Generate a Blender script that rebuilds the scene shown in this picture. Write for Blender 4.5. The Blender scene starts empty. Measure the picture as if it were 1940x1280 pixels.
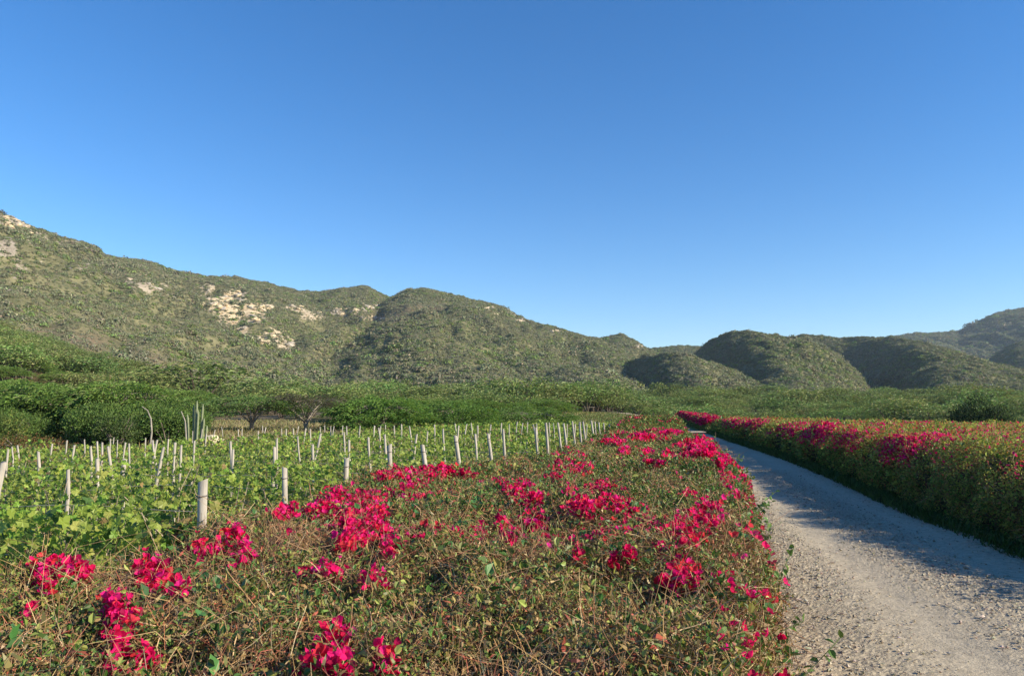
import bpy, math
import numpy as np
from mathutils import Vector

# ---------------------------------------------------------------- camera, sky, sun, exposure
F, PITCH, CZ = 1401.0, math.radians(5.5), 1.7      # focal length in photo pixels, upward tilt, eye height
scn = bpy.context.scene
COL = scn.collection
cam_d = bpy.data.cameras.new('camera'); cam = bpy.data.objects.new('camera', cam_d); COL.objects.link(cam)
cam.location = (0, 0, CZ); cam.rotation_euler = (math.pi/2 + PITCH, 0, 0)
cam_d.sensor_width = 36; cam_d.lens = F/1940*36; cam_d.clip_start = 0.05; cam_d.clip_end = 12000
scn.camera = cam
SUN_EL, SUN_AZ = math.radians(25.0), math.radians(109.0)   # azimuth clockwise from the view direction
world = bpy.data.worlds.new('World'); scn.world = world; world.use_nodes = True
wn = world.node_tree; bg = wn.nodes['Background']
sky = wn.nodes.new('ShaderNodeTexSky'); sky.sky_type = 'NISHITA'; sky.sun_disc = False
sky.sun_elevation = SUN_EL; sky.sun_rotation = SUN_AZ
sky.air_density = 1.0; sky.dust_density = 0.05; sky.ozone_density = 3.5; sky.altitude = 300
hsv = wn.nodes.new('ShaderNodeHueSaturation'); hsv.inputs['Saturation'].default_value = 1.30; hsv.inputs['Hue'].default_value = .505
wn.links.new(sky.outputs[0], hsv.inputs['Color']); wn.links.new(hsv.outputs[0], bg.inputs[0]); bg.inputs[1].default_value = 0.11
sun_d = bpy.data.lights.new('sun', 'SUN'); sun = bpy.data.objects.new('sun', sun_d); COL.objects.link(sun)
sun_d.energy = 4.9; sun_d.angle = math.radians(0.5); sun_d.color = (1.0, 0.87, 0.67)
sv = Vector((math.sin(SUN_AZ)*math.cos(SUN_EL), math.cos(SUN_AZ)*math.cos(SUN_EL), math.sin(SUN_EL)))
sun.rotation_euler = sv.to_track_quat('Z', 'Y').to_euler(); sun.location = (40, 0, 40)
vs = scn.view_settings; vs.view_transform = 'Standard'; vs.look = 'None'; vs.exposure = 0.85; vs.gamma = 1
vs.use_curve_mapping = False

# ---------------------------------------------------------------- helpers
def ray(px, py):
    u = (np.asarray(px, float)-970)/F; v = (640-np.asarray(py, float))/F
    dy = math.cos(PITCH)-v*math.sin(PITCH); dz = math.sin(PITCH)+v*math.cos(PITCH)
    return u/dy, dz/dy
def proj(x, y, z):
    f = y*math.cos(PITCH)+(z-CZ)*math.sin(PITCH); up = -y*math.sin(PITCH)+(z-CZ)*math.cos(PITCH)
    f = np.maximum(f, 0.05)
    return 970+F*x/f, 640-F*up/f
TAB = np.random.default_rng(11).random(65536)
def vnoise(x, y, s=0):
    x = np.asarray(x, float); y = np.asarray(y, float)
    ix = np.floor(x).astype(np.int64); iy = np.floor(y).astype(np.int64); fx = x-ix; fy = y-iy
    fx = fx*fx*(3-2*fx); fy = fy*fy*(3-2*fy)
    def h(a, b):
        n = (a*73856093) ^ (b*19349663) ^ (s*83492791)
        n = (n ^ (n >> 13))*1274126177; n = n ^ (n >> 16)
        return TAB[n & 65535]
    a = h(ix, iy)*(1-fx)+h(ix+1, iy)*fx; b = h(ix, iy+1)*(1-fx)+h(ix+1, iy+1)*fx
    return (a*(1-fy)+b*fy)*2-1
def fbm(x, y, o=4, s=0, g=.5):
    t = 0; a = 1; n = 0
    for k in range(o):
        t = t+a*vnoise(x*2**k+k*17.3, y*2**k-k*9.1, s+k); n += a; a *= g
    return t/n
def ss(x, a, b):
    t = np.clip((np.asarray(x, float)-a)/(b-a), 0, 1); return t*t*(3-2*t)
def itp(x, pts):
    p = np.array(pts, float); return np.interp(x, p[:, 0], p[:, 1])
def norm(v): return v/np.maximum(np.linalg.norm(v, axis=-1, keepdims=True), 1e-9)
def mesh(name, V, faces, cols=None, smooth=False, extra=None):
    """faces: list of (k-column int arrays)"""
    V = np.ascontiguousarray(V, dtype=np.float32)
    me = bpy.data.meshes.new(name); me.vertices.add(len(V)); me.vertices.foreach_set('co', V.ravel())
    idx = np.concatenate([f.ravel() for f in faces]).astype(np.int32)
    sizes = np.concatenate([np.full(len(f), f.shape[1]) for f in faces])
    st = np.concatenate([[0], np.cumsum(sizes)[:-1]]).astype(np.int32)
    me.loops.add(len(idx)); me.loops.foreach_set('vertex_index', idx)
    me.polygons.add(len(sizes)); me.polygons.foreach_set('loop_start', st)
    me.polygons.foreach_set('use_smooth', np.full(len(sizes), smooth, dtype=bool))
    me.update(calc_edges=True)
    if cols is not None:
        a = me.attributes.new('col', 'FLOAT_COLOR', 'POINT')
        c = np.ones((len(V), 4), np.float32); c[:, :3] = cols; a.data.foreach_set('color', c.ravel())
    for k, v in (extra or {}).items():
        a = me.attributes.new(k, 'FLOAT', 'POINT'); a.data.foreach_set('value', np.asarray(v, np.float32).ravel())
    return me
def obj(name, me, m=None, parent=None, label=None, cat=None, group=None, kind=None, loc=None):
    o = bpy.data.objects.new(name, me); COL.objects.link(o)
    if m is not None and me is not None and not me.materials: me.materials.append(m)
    if parent is not None: o.parent = parent
    if loc is not None: o.location = loc
    if label: o['label'] = label
    if cat: o['category'] = cat
    if group: o['group'] = group
    if kind: o['kind'] = kind
    return o
def grid_faces(nr, nc):
    i = np.arange(nr*nc).reshape(nr, nc)
    return np.stack([i[:-1, :-1], i[:-1, 1:], i[1:, 1:], i[1:, :-1]], -1).reshape(-1, 4)

# leaf templates: (along, across, lift) + faces
T_DIAM = (np.array([[0, 0, 0], [.45, .5, .12], [1, 0, -.08], [.45, -.5, .12]]), [np.array([[0, 1, 2], [0, 2, 3]])])
T_LEAF = (np.array([[0, 0, 0], [.25, .42, .10], [.62, .40, .12], [1, 0, -.12], [.62, -.40, .12], [.25, -.42, .10]]),
          [np.array([[0, 1, 2, 3], [0, 3, 4, 5]])])
T_CURL = (np.array([[0, 0, 0], [.35, .5, .10], [.7, .35, -.12], [1, 0, -.42], [.7, -.35, -.12], [.35, -.5, .10]]),
          [np.array([[0, 1, 5], [1, 2, 4], [1, 4, 5], [2, 3, 4]])])
_a = np.radians([180, 140, 112, 80, 52, 30, 0, -30, -52, -80, -112, -140])
_r = np.array([.22, .55, .42, .56, .36, .50, .62, .50, .36, .56, .42, .55])
# vine leaf: lobed rim round a centre
_rim = np.stack([.42+_r*np.cos(_a), _r*np.sin(_a), -.10*np.ones(12)+.06*(np.arange(12) % 2)], 1)
T_VINE = (np.vstack([[[.42, 0, .04]], _rim]), [np.array([[0, 1+k, 1+(k+1) % 12] for k in range(12)])])
T_BRACT = (np.array([[0, 0, 0], [.35, .46, .10], [.75, .40, .16], [1.05, 0, .02], [.75, -.40, .16], [.35, -.46, .10], [.5, 0, -.06]]),
           [np.array([[0, 1, 6], [1, 2, 6], [2, 3, 6], [3, 4, 6], [4, 5, 6], [5, 0, 6]])])
def leaves(P, D, N, L, Wd, T):
    D = norm(D); S = norm(np.cross(D, N)); U = np.cross(S, D)
    tv, tf = T; n, k = len(P), len(tv)
    L = np.broadcast_to(L, (n,)); Wd = np.broadcast_to(Wd, (n,))
    V = P[:, None]+L[:, None, None]*tv[None, :, 0:1]*D[:, None]+Wd[:, None, None]*tv[None, :, 1:2]*S[:, None] \
        + L[:, None, None]*tv[None, :, 2:3]*U[:, None]
    off = (np.arange(n)*k)[:, None, None]
    return V.reshape(-1, 3), [(f[None]+off).reshape(-1, f.shape[1]) for f in tf], k
def twigs(P, D, N, L, r, curl, seg=4):
    """thin curved three-sided twigs"""
    D = norm(D); S = norm(np.cross(D, N)); U = np.cross(S, D); n = len(P)
    t = np.linspace(0, 1, seg+1); V = []
    L = np.broadcast_to(L, (n,))[:, None]; r = np.broadcast_to(r, (n,))[:, None]; curl = np.broadcast_to(curl, (n,))[:, None]
    for q in t:
        c = P+L*(D*q+S*curl*q*q+U*.4*curl*math.sin(q*4))
        for k in range(3):
            a = k*2.0944; V.append(c+r*(1-.6*q)*(math.cos(a)*S+math.sin(a)*U))
    V = np.stack(V, 1); k = V.shape[1]; f = []
    for s in range(seg):
        for j in range(3):
            f.append([s*3+j, s*3+(j+1) % 3, s*3+3+(j+1) % 3, s*3+3+j])
    f = np.array(f); off = (np.arange(n)*k)[:, None, None]
    return V.reshape(-1, 3), [(f[None]+off).reshape(-1, 4)], k
class Acc:
    """collects geometry for ONE object"""
    def __init__(s): s.V = []; s.C = []; s.F = {}; s.n = 0
    def add(s, V, fs, C=None):
        s.V.append(V); s.C.append(np.broadcast_to(C if C is not None else (1, 1, 1), (len(V), 3)))
        for f in fs: s.F.setdefault(f.shape[1], []).append(f+s.n)
        s.n += len(V)
    def addk(s, res, C): V, fs, k = res; s.add(V, fs, np.repeat(C, k, 0))
    def mesh(s, name, smooth=False): return mesh(name, np.vstack(s.V), [np.vstack(v) for v in s.F.values()], np.vstack(s.C), smooth)
def tube(acc, pts, rad, sides=6, col=(1, 1, 1), cap=True):
    pts = np.array(pts, float); rad = np.broadcast_to(rad, (len(pts),)); T = norm(np.gradient(pts, axis=0))
    ref = np.array([1., 0, 0]) if abs(T[0][0]) < .8 else np.array([0, 1., 0])
    V = []
    for p, t, r in zip(pts, T, rad):
        s = norm(np.cross(t, ref)); u = np.cross(s, t); a = np.arange(sides)*2*math.pi/sides
        V.append(p+r*(np.cos(a)[:, None]*s+np.sin(a)[:, None]*u))
    V = np.vstack(V); n = len(pts); f = []
    for i in range(n-1):
        for j in range(sides):
            f.append([i*sides+j, i*sides+(j+1) % sides, (i+1)*sides+(j+1) % sides, (i+1)*sides+j])
    fs = [np.array(f)]
    if cap: fs.append(np.array([list(range(sides))[::-1], [(n-1)*sides+j for j in range(sides)]]))
    acc.add(V, fs, col)
def rnd(R, n): return norm(R.normal(size=(n, 3)))
def pal(R, n, cols, w, jit=.18):
    cols = np.array(cols, float); i = R.choice(len(cols), n, p=np.array(w, float)/sum(w))
    c = cols[i]*(1+jit*R.normal(size=(n, 1)))*(1+.06*R.normal(size=(n, 3)))
    return np.clip(c, .004, .9)

# ---------------------------------------------------------------- materials
def newmat(name):
    m = bpy.data.materials.new(name); m.use_nodes = True; nt = m.node_tree
    for n in list(nt.nodes): nt.nodes.remove(n)
    out = nt.nodes.new('ShaderNodeOutputMaterial'); return m, nt, out
def nd(nt, t, **k):
    n = nt.nodes.new(t)
    for a, b in k.items(): setattr(n, a, b)
    return n
def mix(nt, a, b, fac, blend='MIX'):
    n = nd(nt, 'ShaderNodeMix', data_type='RGBA', blend_type=blend)
    for s, v in ((n.inputs[6], a), (n.inputs[7], b), (n.inputs[0], fac)):
        if isinstance(v, bpy.types.NodeSocket): nt.links.new(v, s)
        elif isinstance(v, (int, float)): s.default_value = v
        else: s.default_value = (*v, 1)
    return n.outputs[2]
def noise(nt, scale, detail=4, rough=.55, coord='Object', vec=None):
    tc = nd(nt, 'ShaderNodeTexCoord'); n = nd(nt, 'ShaderNodeTexNoise'); n.inputs['Scale'].default_value = scale
    n.inputs['Detail'].default_value = detail; n.inputs['Roughness'].default_value = rough
    nt.links.new(vec or tc.outputs[coord], n.inputs['Vector']); return n.outputs[0]
def ramp(nt, fac, stops):
    r = nd(nt, 'ShaderNodeValToRGB'); e = r.color_ramp.elements
    while len(e) < len(stops): e.new(.5)
    for el, (p, c) in zip(e, stops): el.position = p; el.color = (*c, 1) if len(c) == 3 else c
    nt.links.new(fac, r.inputs[0]); return r.outputs[0]
def bump(nt, h, strength, dist):
    b = nd(nt, 'ShaderNodeBump'); b.inputs['Strength'].default_value = strength; b.inputs['Distance'].default_value = dist
    nt.links.new(h, b.inputs['Height']); return b.outputs[0]
def leaf_mat(name, transl=.35, rough=.5, spec=.3, vary=0.0, sat=1.0):
    m, nt, out = newmat(name)
    at = nd(nt, 'ShaderNodeAttribute', attribute_name='col'); c = at.outputs['Color']
    if vary:
        oi = nd(nt, 'ShaderNodeObjectInfo'); hs = nd(nt, 'ShaderNodeHueSaturation')
        mr = nd(nt, 'ShaderNodeMapRange'); mr.inputs[3].default_value = 1-vary; mr.inputs[4].default_value = 1+vary
        nt.links.new(oi.outputs['Random'], mr.inputs[0]); nt.links.new(mr.outputs[0], hs.inputs['Value'])
        mr2 = nd(nt, 'ShaderNodeMapRange'); mr2.inputs[3].default_value = .475; mr2.inputs[4].default_value = .52
        mt = nd(nt, 'ShaderNodeMath', operation='FRACT'); ml = nd(nt, 'ShaderNodeMath', operation='MULTIPLY'); ml.inputs[1].default_value = 7.31
        nt.links.new(oi.outputs['Random'], ml.inputs[0]); nt.links.new(ml.outputs[0], mt.inputs[0]); nt.links.new(mt.outputs[0], mr2.inputs[0])
        nt.links.new(mr2.outputs[0], hs.inputs['Hue']); nt.links.new(c, hs.inputs['Color']); c = hs.outputs[0]
    p = nd(nt, 'ShaderNodeBsdfPrincipled'); p.inputs['Roughness'].default_value = rough
    p.inputs['Specular IOR Level'].default_value = spec
    nt.links.new(c, p.inputs['Base Color'])
    t = nd(nt, 'ShaderNodeBsdfTranslucent'); ms = nd(nt, 'ShaderNodeMixShader'); ms.inputs[0].default_value = transl
    tc = mix(nt, c, (1.0, .95, .55), 1.0, 'MULTIPLY') if transl < .5 else c
    nt.links.new(tc, t.inputs[0]); nt.links.new(p.outputs[0], ms.inputs[1]); nt.links.new(t.outputs[0], ms.inputs[2])
    nt.links.new(ms.outputs[0], out.inputs[0]); return m
def solid_mat(name, rough=.85, nscale=3, var=.35, bstr=.5, bdist=.02, stretch=None, spec=.2):
    """vertex colour broken up by procedural noise, with bump"""
    m, nt, out = newmat(name)
    at = nd(nt, 'ShaderNodeAttribute', attribute_name='col'); vec = None
    if stretch:
        tc = nd(nt, 'ShaderNodeTexCoord'); mp = nd(nt, 'ShaderNodeMapping'); mp.inputs['Scale'].default_value = stretch
        nt.links.new(tc.outputs['Object'], mp.inputs[0]); vec = mp.outputs[0]
    n1 = noise(nt, nscale, 6, .6, vec=vec); f = ramp(nt, n1, [(.3, (1-var,)*3), (.7, (1+var,)*3)])
    f2 = ramp(nt, noise(nt, nscale*7.3, 3, .6, vec=vec), [(.3, (1-var*.6,)*3), (.7, (1+var*.6,)*3)])
    c = mix(nt, mix(nt, at.outputs['Color'], f, 1.0, 'MULTIPLY'), f2, 1.0, 'MULTIPLY')
    p = nd(nt, 'ShaderNodeBsdfPrincipled'); p.inputs['Roughness'].default_value = rough; p.inputs['Specular IOR Level'].default_value = spec
    nt.links.new(c, p.inputs['Base Color']); nt.links.new(bump(nt, noise(nt, nscale*3, 8, .65, vec=vec), bstr, bdist), p.inputs['Normal'])
    nt.links.new(p.outputs[0], out.inputs[0]); return m
M_LEAF = leaf_mat('hedge_leaf', .22, .45); M_BRACT = leaf_mat('bougainvillea_bract', .5, .6, .15)
M_VINE = leaf_mat('grape_leaf', .5, .45); M_TREE = leaf_mat('acacia_leaf', .42, .6, .2, .0); M_LEAF2 = leaf_mat('right_hedge_leaf', .45, .5)
M_MASS = leaf_mat('wood_leaf', .26, .7, .15, .22); M_GRASS = leaf_mat('grass_blade', .3, .6, .2)
M_TWIG = solid_mat('dry_twig', .8, 20, .2, .2, .002); M_BARK = solid_mat('grey_bark', .9, 6, .35, .7, .02)
M_STAKE = solid_mat('weathered_wood', .85, 9, .28, .6, .006, (1, 1, .12))
M_CORE = solid_mat('hedge_core', .95, 8, .4, .8, .03); M_STONE = solid_mat('gravel_stone', .9, 25, .2, .5, .004)
M_CACT = solid_mat('cactus_skin', .7, 8, .2, .3, .01); M_WIRE = solid_mat('trellis_wire', .5, 8, .1, .1, .001)

# ---------------------------------------------------------------- terrain height
def G(x, y):
    x = np.asarray(x, float); y = np.asarray(y, float)
    z = -.45*ss(-x, 1.5, 14)*(1-ss(y, 34, 58))
    z = z+.018*np.maximum(0, y-62)
    side = ss(x, 18.5, 26)*ss(y, 5, 22)+ss(y, 53, 64)*ss(x-itp(y, [(50, 16), (60, 19), (100, 25), (140, 30)]), 0, 7)
    z = z-3.2*np.clip(side, 0, 1)*(1-ss(y, 90, 330))*(1-.0*x)
    z = z+.06*fbm(x*.15, y*.15, 3, 5)*ss(np.hypot(x, y), 20, 60)
    return z
# hedges: plan outlines as functions of the distance y
LH_L = [(.6, -2.6), (2.5, -2.35), (3.2, -2.3), (3.65, -1.75), (4.25, -1.68), (4.4, -2.1), (4.75, -2.1), (4.95, -1.85), (5.4, -1.7), (7.7, -1.62), (8.1, -1.35), (8.7, -.80), (10.1, -.35), (11.4, .4), (15.2, 1.4), (18.2, 2.15), (25, 3.3), (36, 5.4), (42, 6.8)]
LH_R = [(.6, .38), (1.8, .72), (4, 1.37), (6.3, 2.02), (9.6, 2.9), (15, 4.1), (23, 5.4), (36, 8.2), (42, 9.3)]
RH_L = [(1.5, 6.0), (6, 6.05), (8.8, 6.15), (12.9, 6.9), (17.6, 8.0), (25, 9.5), (37.8, 11.6), (53.5, 14.3)]
RH_R = [(1.5, 16), (12, 17.5), (26, 18.2), (32, 18.5), (42, 17.9), (48, 16.8), (53.5, 15.6)]
class Hedge:
    def __init__(s, L, Rr, y0, y1, h, seed, r=.28, base=True, sd=1.):
        s.sd = sd; s.L, s.R, s.y0, s.y1, s.h, s.seed, s.r, s.base = L, Rr, y0, y1, h, seed, r, base
    def edges(s, y):
        w = .10*fbm(y*.9, y*0+s.seed, 3, s.seed)
        return itp(y, s.L)+w, itp(y, s.R)+.12*fbm(y*1.1, y*0+7+s.seed, 3, s.seed)
    def bumpf(s, x, y):
        return .11*fbm(x*.55, y*.55, 3, s.seed+3)+.085*fbm(x*2.1, y*2.1, 2, s.seed+4)+.04*vnoise(x*6, y*6, s.seed+5)+.03*vnoise(x*13, y*13, s.seed+6)
    def hh(s, x, y):
        e = np.minimum(y-s.y0, s.y1-y)
        hh = s.h(x, y) if callable(s.h) else s.h
        return (hh+s.bumpf(x, y))*np.sqrt(np.clip(1-np.clip(1-e/.8, 0, 1)**2, 0, 1))
    def surf(s, y, t):
        """t in 0..1 round the section from the left foot over the top to the right foot"""
        a, b = s.edges(y); w = b-a; r = s.r; h = s.h(a, y) if callable(s.h) else s.h
        A = h-r; B = math.pi/2*r; C = w-2*r; tot = 2*A+2*B+C; q = t*tot
        x = np.where(q < A, 0, np.where(q < A+B, r*(1-np.cos((q-A)/r)), np.where(q < A+B+C, r+q-A-B,
            np.where(q < A+2*B+C, w-r+r*np.sin((q-A-B-C)/r), w))))
        fz = np.where(q < A, q, np.where(q < A+B, A+r*np.sin((q-A)/r), np.where(q < A+B+C, A+r,
            np.where(q < A+2*B+C, A+r*np.cos((q-A-B-C)/r), tot-q))))/h
        nx = np.where(q < A, -1, np.where(q < A+B, -np.cos((q-A)/r), np.where(q < A+B+C, 0, np.where(q < A+2*B+C, np.sin((q-A-B-C)/r), 1.))))
        nz = np.sqrt(np.clip(1-nx*nx, 0, 1))
        X = a+x; side = s.sd*.10*fbm(y*1.3, fz*1.8, 3, s.seed+8)+.05*fbm(y*5, fz*6, 2, s.seed+9)
        X = X+nx*side+np.where(np.abs(nx) > .3, -nx*.12*(1-fz)**2, 0)
        Z = fz*s.hh(X, y)+(G(X, y) if s.base else 0)
        return np.stack([X, y, Z], -1), np.stack([nx, 0*nx, nz], -1), tot
    def sample(s, R, ya, yb, dens, vis=None):
        ya, yb = max(ya, s.y0), min(yb, s.y1)
        ym = np.linspace(ya, yb, 30); tot = s.surf(ym, ym*0)[2]; tm = float(np.max(tot))
        n = int((yb-ya)*tm*dens); y = R.uniform(ya, yb, n); k = R.uniform(0, tm, n)
        tt = s.surf(y, y*0)[2]; m = k < tt; y, k, tt = y[m], k[m], tt[m]
        P, N, _ = s.surf(y, k/tt); return P, N
    def top(s, x, y):
        a, b = s.edges(y); ins = np.minimum(x-a, b-x); r = s.r
        prof = np.sqrt(np.clip(1-np.clip(1-ins/r, 0, 1)**2, 0, 1))*(ins > 0)
        z = s.hh(x, y)*prof; z = np.where((y > s.y0) & (y < s.y1) & (ins > 0), z, -9); return z+(G(x, y) if s.base else 0)
    def core(s, name, m, parent, col, off=.16):  # dark twig-brown inner shell added for the inner darkness, keeps light from leaking
        ys = np.arange(s.y0+.1, s.y1-.05, .22); ts = np.linspace(0, 1, 64); Y, T = np.meshgrid(ys, ts, indexing='ij')
        P, N, _ = s.surf(Y.ravel(), T.ravel()); P = P-N*off*np.array([1, 1, 1.]); P[:, 2] += .03*fbm(P[:, 0]*5, P[:, 1]*5, 2, 3)
        P[:, 2] = np.maximum(P[:, 2], G(P[:, 0], P[:, 1])-.05)
        me = mesh(name, P, [grid_faces(len(ys), 64)], np.broadcast_to(col, (len(P), 3)), True)
        return obj(name, me, m, parent)
H1 = Hedge(LH_L, LH_R, .6, 41.5, lambda x, y: 1.03+.24*ss(y, 25, 33), 3)
H2 = Hedge(RH_L, RH_R, 1.5, 53.3, lambda x, y: 1.12-.12*ss(y, 14, 40)+.24*np.exp(-((y-4.6)/1.1)**2)-.14*np.exp(-((y-7.4)/1.1)**2), 21, .62, True, 2.6)  # unseen near swell and dip, shaped for the shadow they cast on the road
def march(px, py, H, y0=1.2, y1=60, n=420):
    """first point of the ray through a photo pixel that lies inside hedge H"""
    rx, rz = ray(px, py); px = np.asarray(px, float)
    y = np.full(px.shape, y0); hit = np.zeros(px.shape, bool)
    for _ in range(n):
        z = CZ+rz*y; ins = z < H.top(rx*y, y); hit |= ins
        y = np.where(hit, y, y*1.0095)
    return np.stack([rx*y, y, CZ+rz*y], -1), hit & (y < y1)

# ---------------------------------------------------------------- ground sheet
def sinh_axis(lo, hi, n, k, c=0):
    t = np.linspace(np.arcsinh((lo-c)/k), np.arcsinh((hi-c)/k), n); return c+k*np.sinh(t)
gx = sinh_axis(-5000, 5000, 520, 9, 3); gy = sinh_axis(-600, 7000, 560, 12, 14)
X, Y = np.meshgrid(gx, gy); X = X.ravel(); Y = Y.ravel(); Z = G(X, Y)+.02*fbm(X*1.2, Y*1.2, 3, 2)
Z = np.where(Y > 430, G(X, np.minimum(Y, 430)), Z)
road_l = itp(Y, LH_R)-.35; road_r = itp(Y, RH_L)+.4
inroad = (X > road_l-.1) & (X < road_r+.1) & (Y < 54)
Z = Z-.06*inroad
TRK = [(53, 12.6), (60, 12.9), (75, 14.6), (95, 17.6), (108, 18.8), (118, 18), (125, 14), (130, 6), (134, -8), (138, -24)]
Z = Z-.05*((np.abs(X-itp(Y, TRK)) < 2.2) & (Y > 52) & (Y < 120))
n1 = fbm(X*.25, Y*.25, 4, 31); n2 = fbm(X*1.5, Y*1.5, 3, 32)
c = np.stack([.16+.03*n1, .125+.03*n1, .075+.02*n1], 1)
grn = np.array([.085, .12, .035]); tan = np.array([.28, .23, .125]); soil = np.array([.24, .18, .12]); rust = np.array([.20, .10, .05])
def blend(c, col, f): f = np.clip(f, 0, 1)[:, None]; return c*(1-f)+col*f
c = blend(c, grn, (X < 6)*(Y < 40)*(.55+.5*n2))
c = blend(c, tan, ss(Y, 34, 42)*(1-ss(Y, 70, 80))*(X < 6)*(.75+.6*n1))
c = blend(c, grn*1.5, ss(Y, 38, 44)*(1-ss(Y, 84, 92))*(X > 0)*(X < 20)*(.9+.4*n2))
c = blend(c, np.array([.17, .16, .07]), ss(Y, 86, 98)*(1-ss(Y, 125, 150))*(X > -30)*(X < 25)*(.9+.4*n1))
c = blend(c, tan, ss(Y, 100, 108)*(1-ss(Y, 125, 150))*(X > -30)*(X < 25)*np.clip(n1*3-.1, 0, 1))
c = blend(c, rust, (X < -11)*(Y > 22)*(Y < 44)*(.5+.9*n1))
c = blend(c, np.array([.20, .15, .10]), inroad*1.0)
c = blend(c, np.array([.045, .06, .028]), (Y > 55)*(X > itp(Y, TRK)+4)*.8+(Y > 150)*.8)  # ground below the wood painted darker, as shade in the gaps between crowns
M_GROUND = solid_mat('earth', .95, 1.2, .3, .8, .04)
obj('ground', mesh('ground', np.stack([X, Y, Z], 1), [grid_faces(len(gy), len(gx))], np.clip(c, .01, .8), True), M_GROUND, kind='structure')

# ---------------------------------------------------------------- gravel road
R = np.random.default_rng(5)
ys = [.4]
while ys[-1] < 54: ys.append(ys[-1]+max(.02, .0007*ys[-1]**2))
ys = np.array(ys); nc = 230; t = np.linspace(0, 1, nc)
Lr = itp(ys, LH_R)-.5; Rr = itp(ys, RH_L)+.35
X = Lr[:, None]+(Rr-Lr)[:, None]*t[None]; Y = np.repeat(ys[:, None], nc, 1)
def road_z(x, y):
    a = itp(y, LH_R)-.5; b = itp(y, RH_L)+.35; u = (x-a)/(b-a)
    ruts = -.022*np.exp(-((u-.38)/.07)**2)-.022*np.exp(-((u-.74)/.07)**2)
    z = .004+ruts+.03*fbm(x*.5, y*.3, 2, 41)+.012*fbm(x*3, y*2.2, 3, 42)
    return z+G(x, y)
rut = lambda x, y: (lambda u: np.maximum(np.exp(-((u-.38)/.09)**2), np.exp(-((u-.74)/.09)**2)))((x-(itp(y, LH_R)-.5))/(itp(y, RH_L)+.85-itp(y, LH_R)))
gr = .5+.5*fbm(X*1.1, Y*.8, 3, 44)
rgh = (1-.85*rut(X, Y))*(.5+.9*gr)
Z = road_z(X, Y)+rgh*(.008*np.maximum(0, fbm(X*14, Y*14, 2, 45))+.009*np.maximum(0, vnoise(X*38, Y*38, 46))+.005*vnoise(X*70, Y*70, 47))
base = np.array([.345, .295, .21]); pale = np.array([.45, .39, .285]); sand = np.array([.42, .31, .19])
f = (.15+.75*rut(X, Y)+.3*fbm(X*2, Y*2, 3, 48)).ravel()
c = blend(np.broadcast_to(base, (X.size, 3)), pale, f); e = np.abs(X-(itp(Y, LH_R)+.02)).ravel()
c = blend(c, sand, (np.exp(-(e/.38)**2)*(1-ss(Y.ravel(), 4, 10))))
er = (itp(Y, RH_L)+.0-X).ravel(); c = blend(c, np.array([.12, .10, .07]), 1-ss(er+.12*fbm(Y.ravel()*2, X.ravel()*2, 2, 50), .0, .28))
M_ROAD = solid_mat('crushed_limestone', .95, 14, .22, .9, .012)
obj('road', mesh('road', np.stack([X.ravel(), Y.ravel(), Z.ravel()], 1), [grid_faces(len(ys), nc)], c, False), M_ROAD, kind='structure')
# loose stones
n = 85000; y = 1.2+ (R.random(n)**1.5)*20; a = itp(y, LH_R)-.3; b = itp(y, RH_L)+.15; x = a+(b-a)*R.random(n)
keep = R.random(n) < (1-.9*rut(x, y))*(.35+.8*(.5+.5*fbm(x*1.1, y*.8, 3, 44))); x, y = x[keep], y[keep]; n = len(x)
sz = np.exp(R.normal(math.log(.0058), .5, n)); sz = np.clip(sz, .003, .024)
ico = np.array([[0, 0, 1], [.9, .1, .25], [.2, .9, .2], [-.8, .5, .3], [-.7, -.6, .15], [.4, -.9, .3], [.1, .1, -.8]])
fc = np.array([[0, 1, 2], [0, 2, 3], [0, 3, 4], [0, 4, 5], [0, 5, 1], [6, 2, 1], [6, 3, 2], [6, 4, 3], [6, 5, 4], [6, 1, 5]])
an = R.uniform(0, 6.28, n); ca, sa = np.cos(an), np.sin(an); v = ico[None]*(1+.3*R.normal(size=(n, 7, 1)))*sz[:, None, None]
v[:, :, 0] *= R.uniform(.8, 1.6, n)[:, None]; v[:, :, 2] *= .7
vx = v[:, :, 0]*ca[:, None]-v[:, :, 1]*sa[:, None]; vy = v[:, :, 0]*sa[:, None]+v[:, :, 1]*ca[:, None]
V = np.stack([vx+x[:, None], vy+y[:, None], v[:, :, 2]+(road_z(x, y)+.006+sz*.3)[:, None]], -1).reshape(-1, 3)
cc = pal(R, n, [[.36, .31, .235], [.46, .41, .32], [.29, .25, .19], [.38, .31, .22]], [4, 3, 2, 2], .12)
obj('gravel', mesh('gravel', V, [(fc[None]+(np.arange(n)*7)[:, None, None]).reshape(-1, 3)], np.repeat(cc, 7, 0)), M_STONE, kind='stuff',
    label='loose pale crushed stones lying on the dirt road', cat='gravel')
# the far part of the road, swinging left across the valley floor
ys = np.linspace(52.8, 134, 260); cx = itp(ys, TRK); P = np.stack([cx, ys], 1); T = norm(np.gradient(P, axis=0)); Nn = np.stack([T[:, 1], -T[:, 0]], 1)
tt = np.linspace(-1.75, 1.75, 13); Q = P[:, None]+Nn[:, None]*tt[None, :, None]
Zq = G(Q[..., 0], Q[..., 1])+.05+.02*fbm(Q[..., 0], Q[..., 1], 2, 8)
obj('far_road', mesh('far_road', np.concatenate([Q, Zq[..., None]], -1).reshape(-1, 3), [grid_faces(260, 13)],
    np.broadcast_to([.40, .32, .22], (260*13, 3)), True), M_ROAD, kind='structure')

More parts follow.
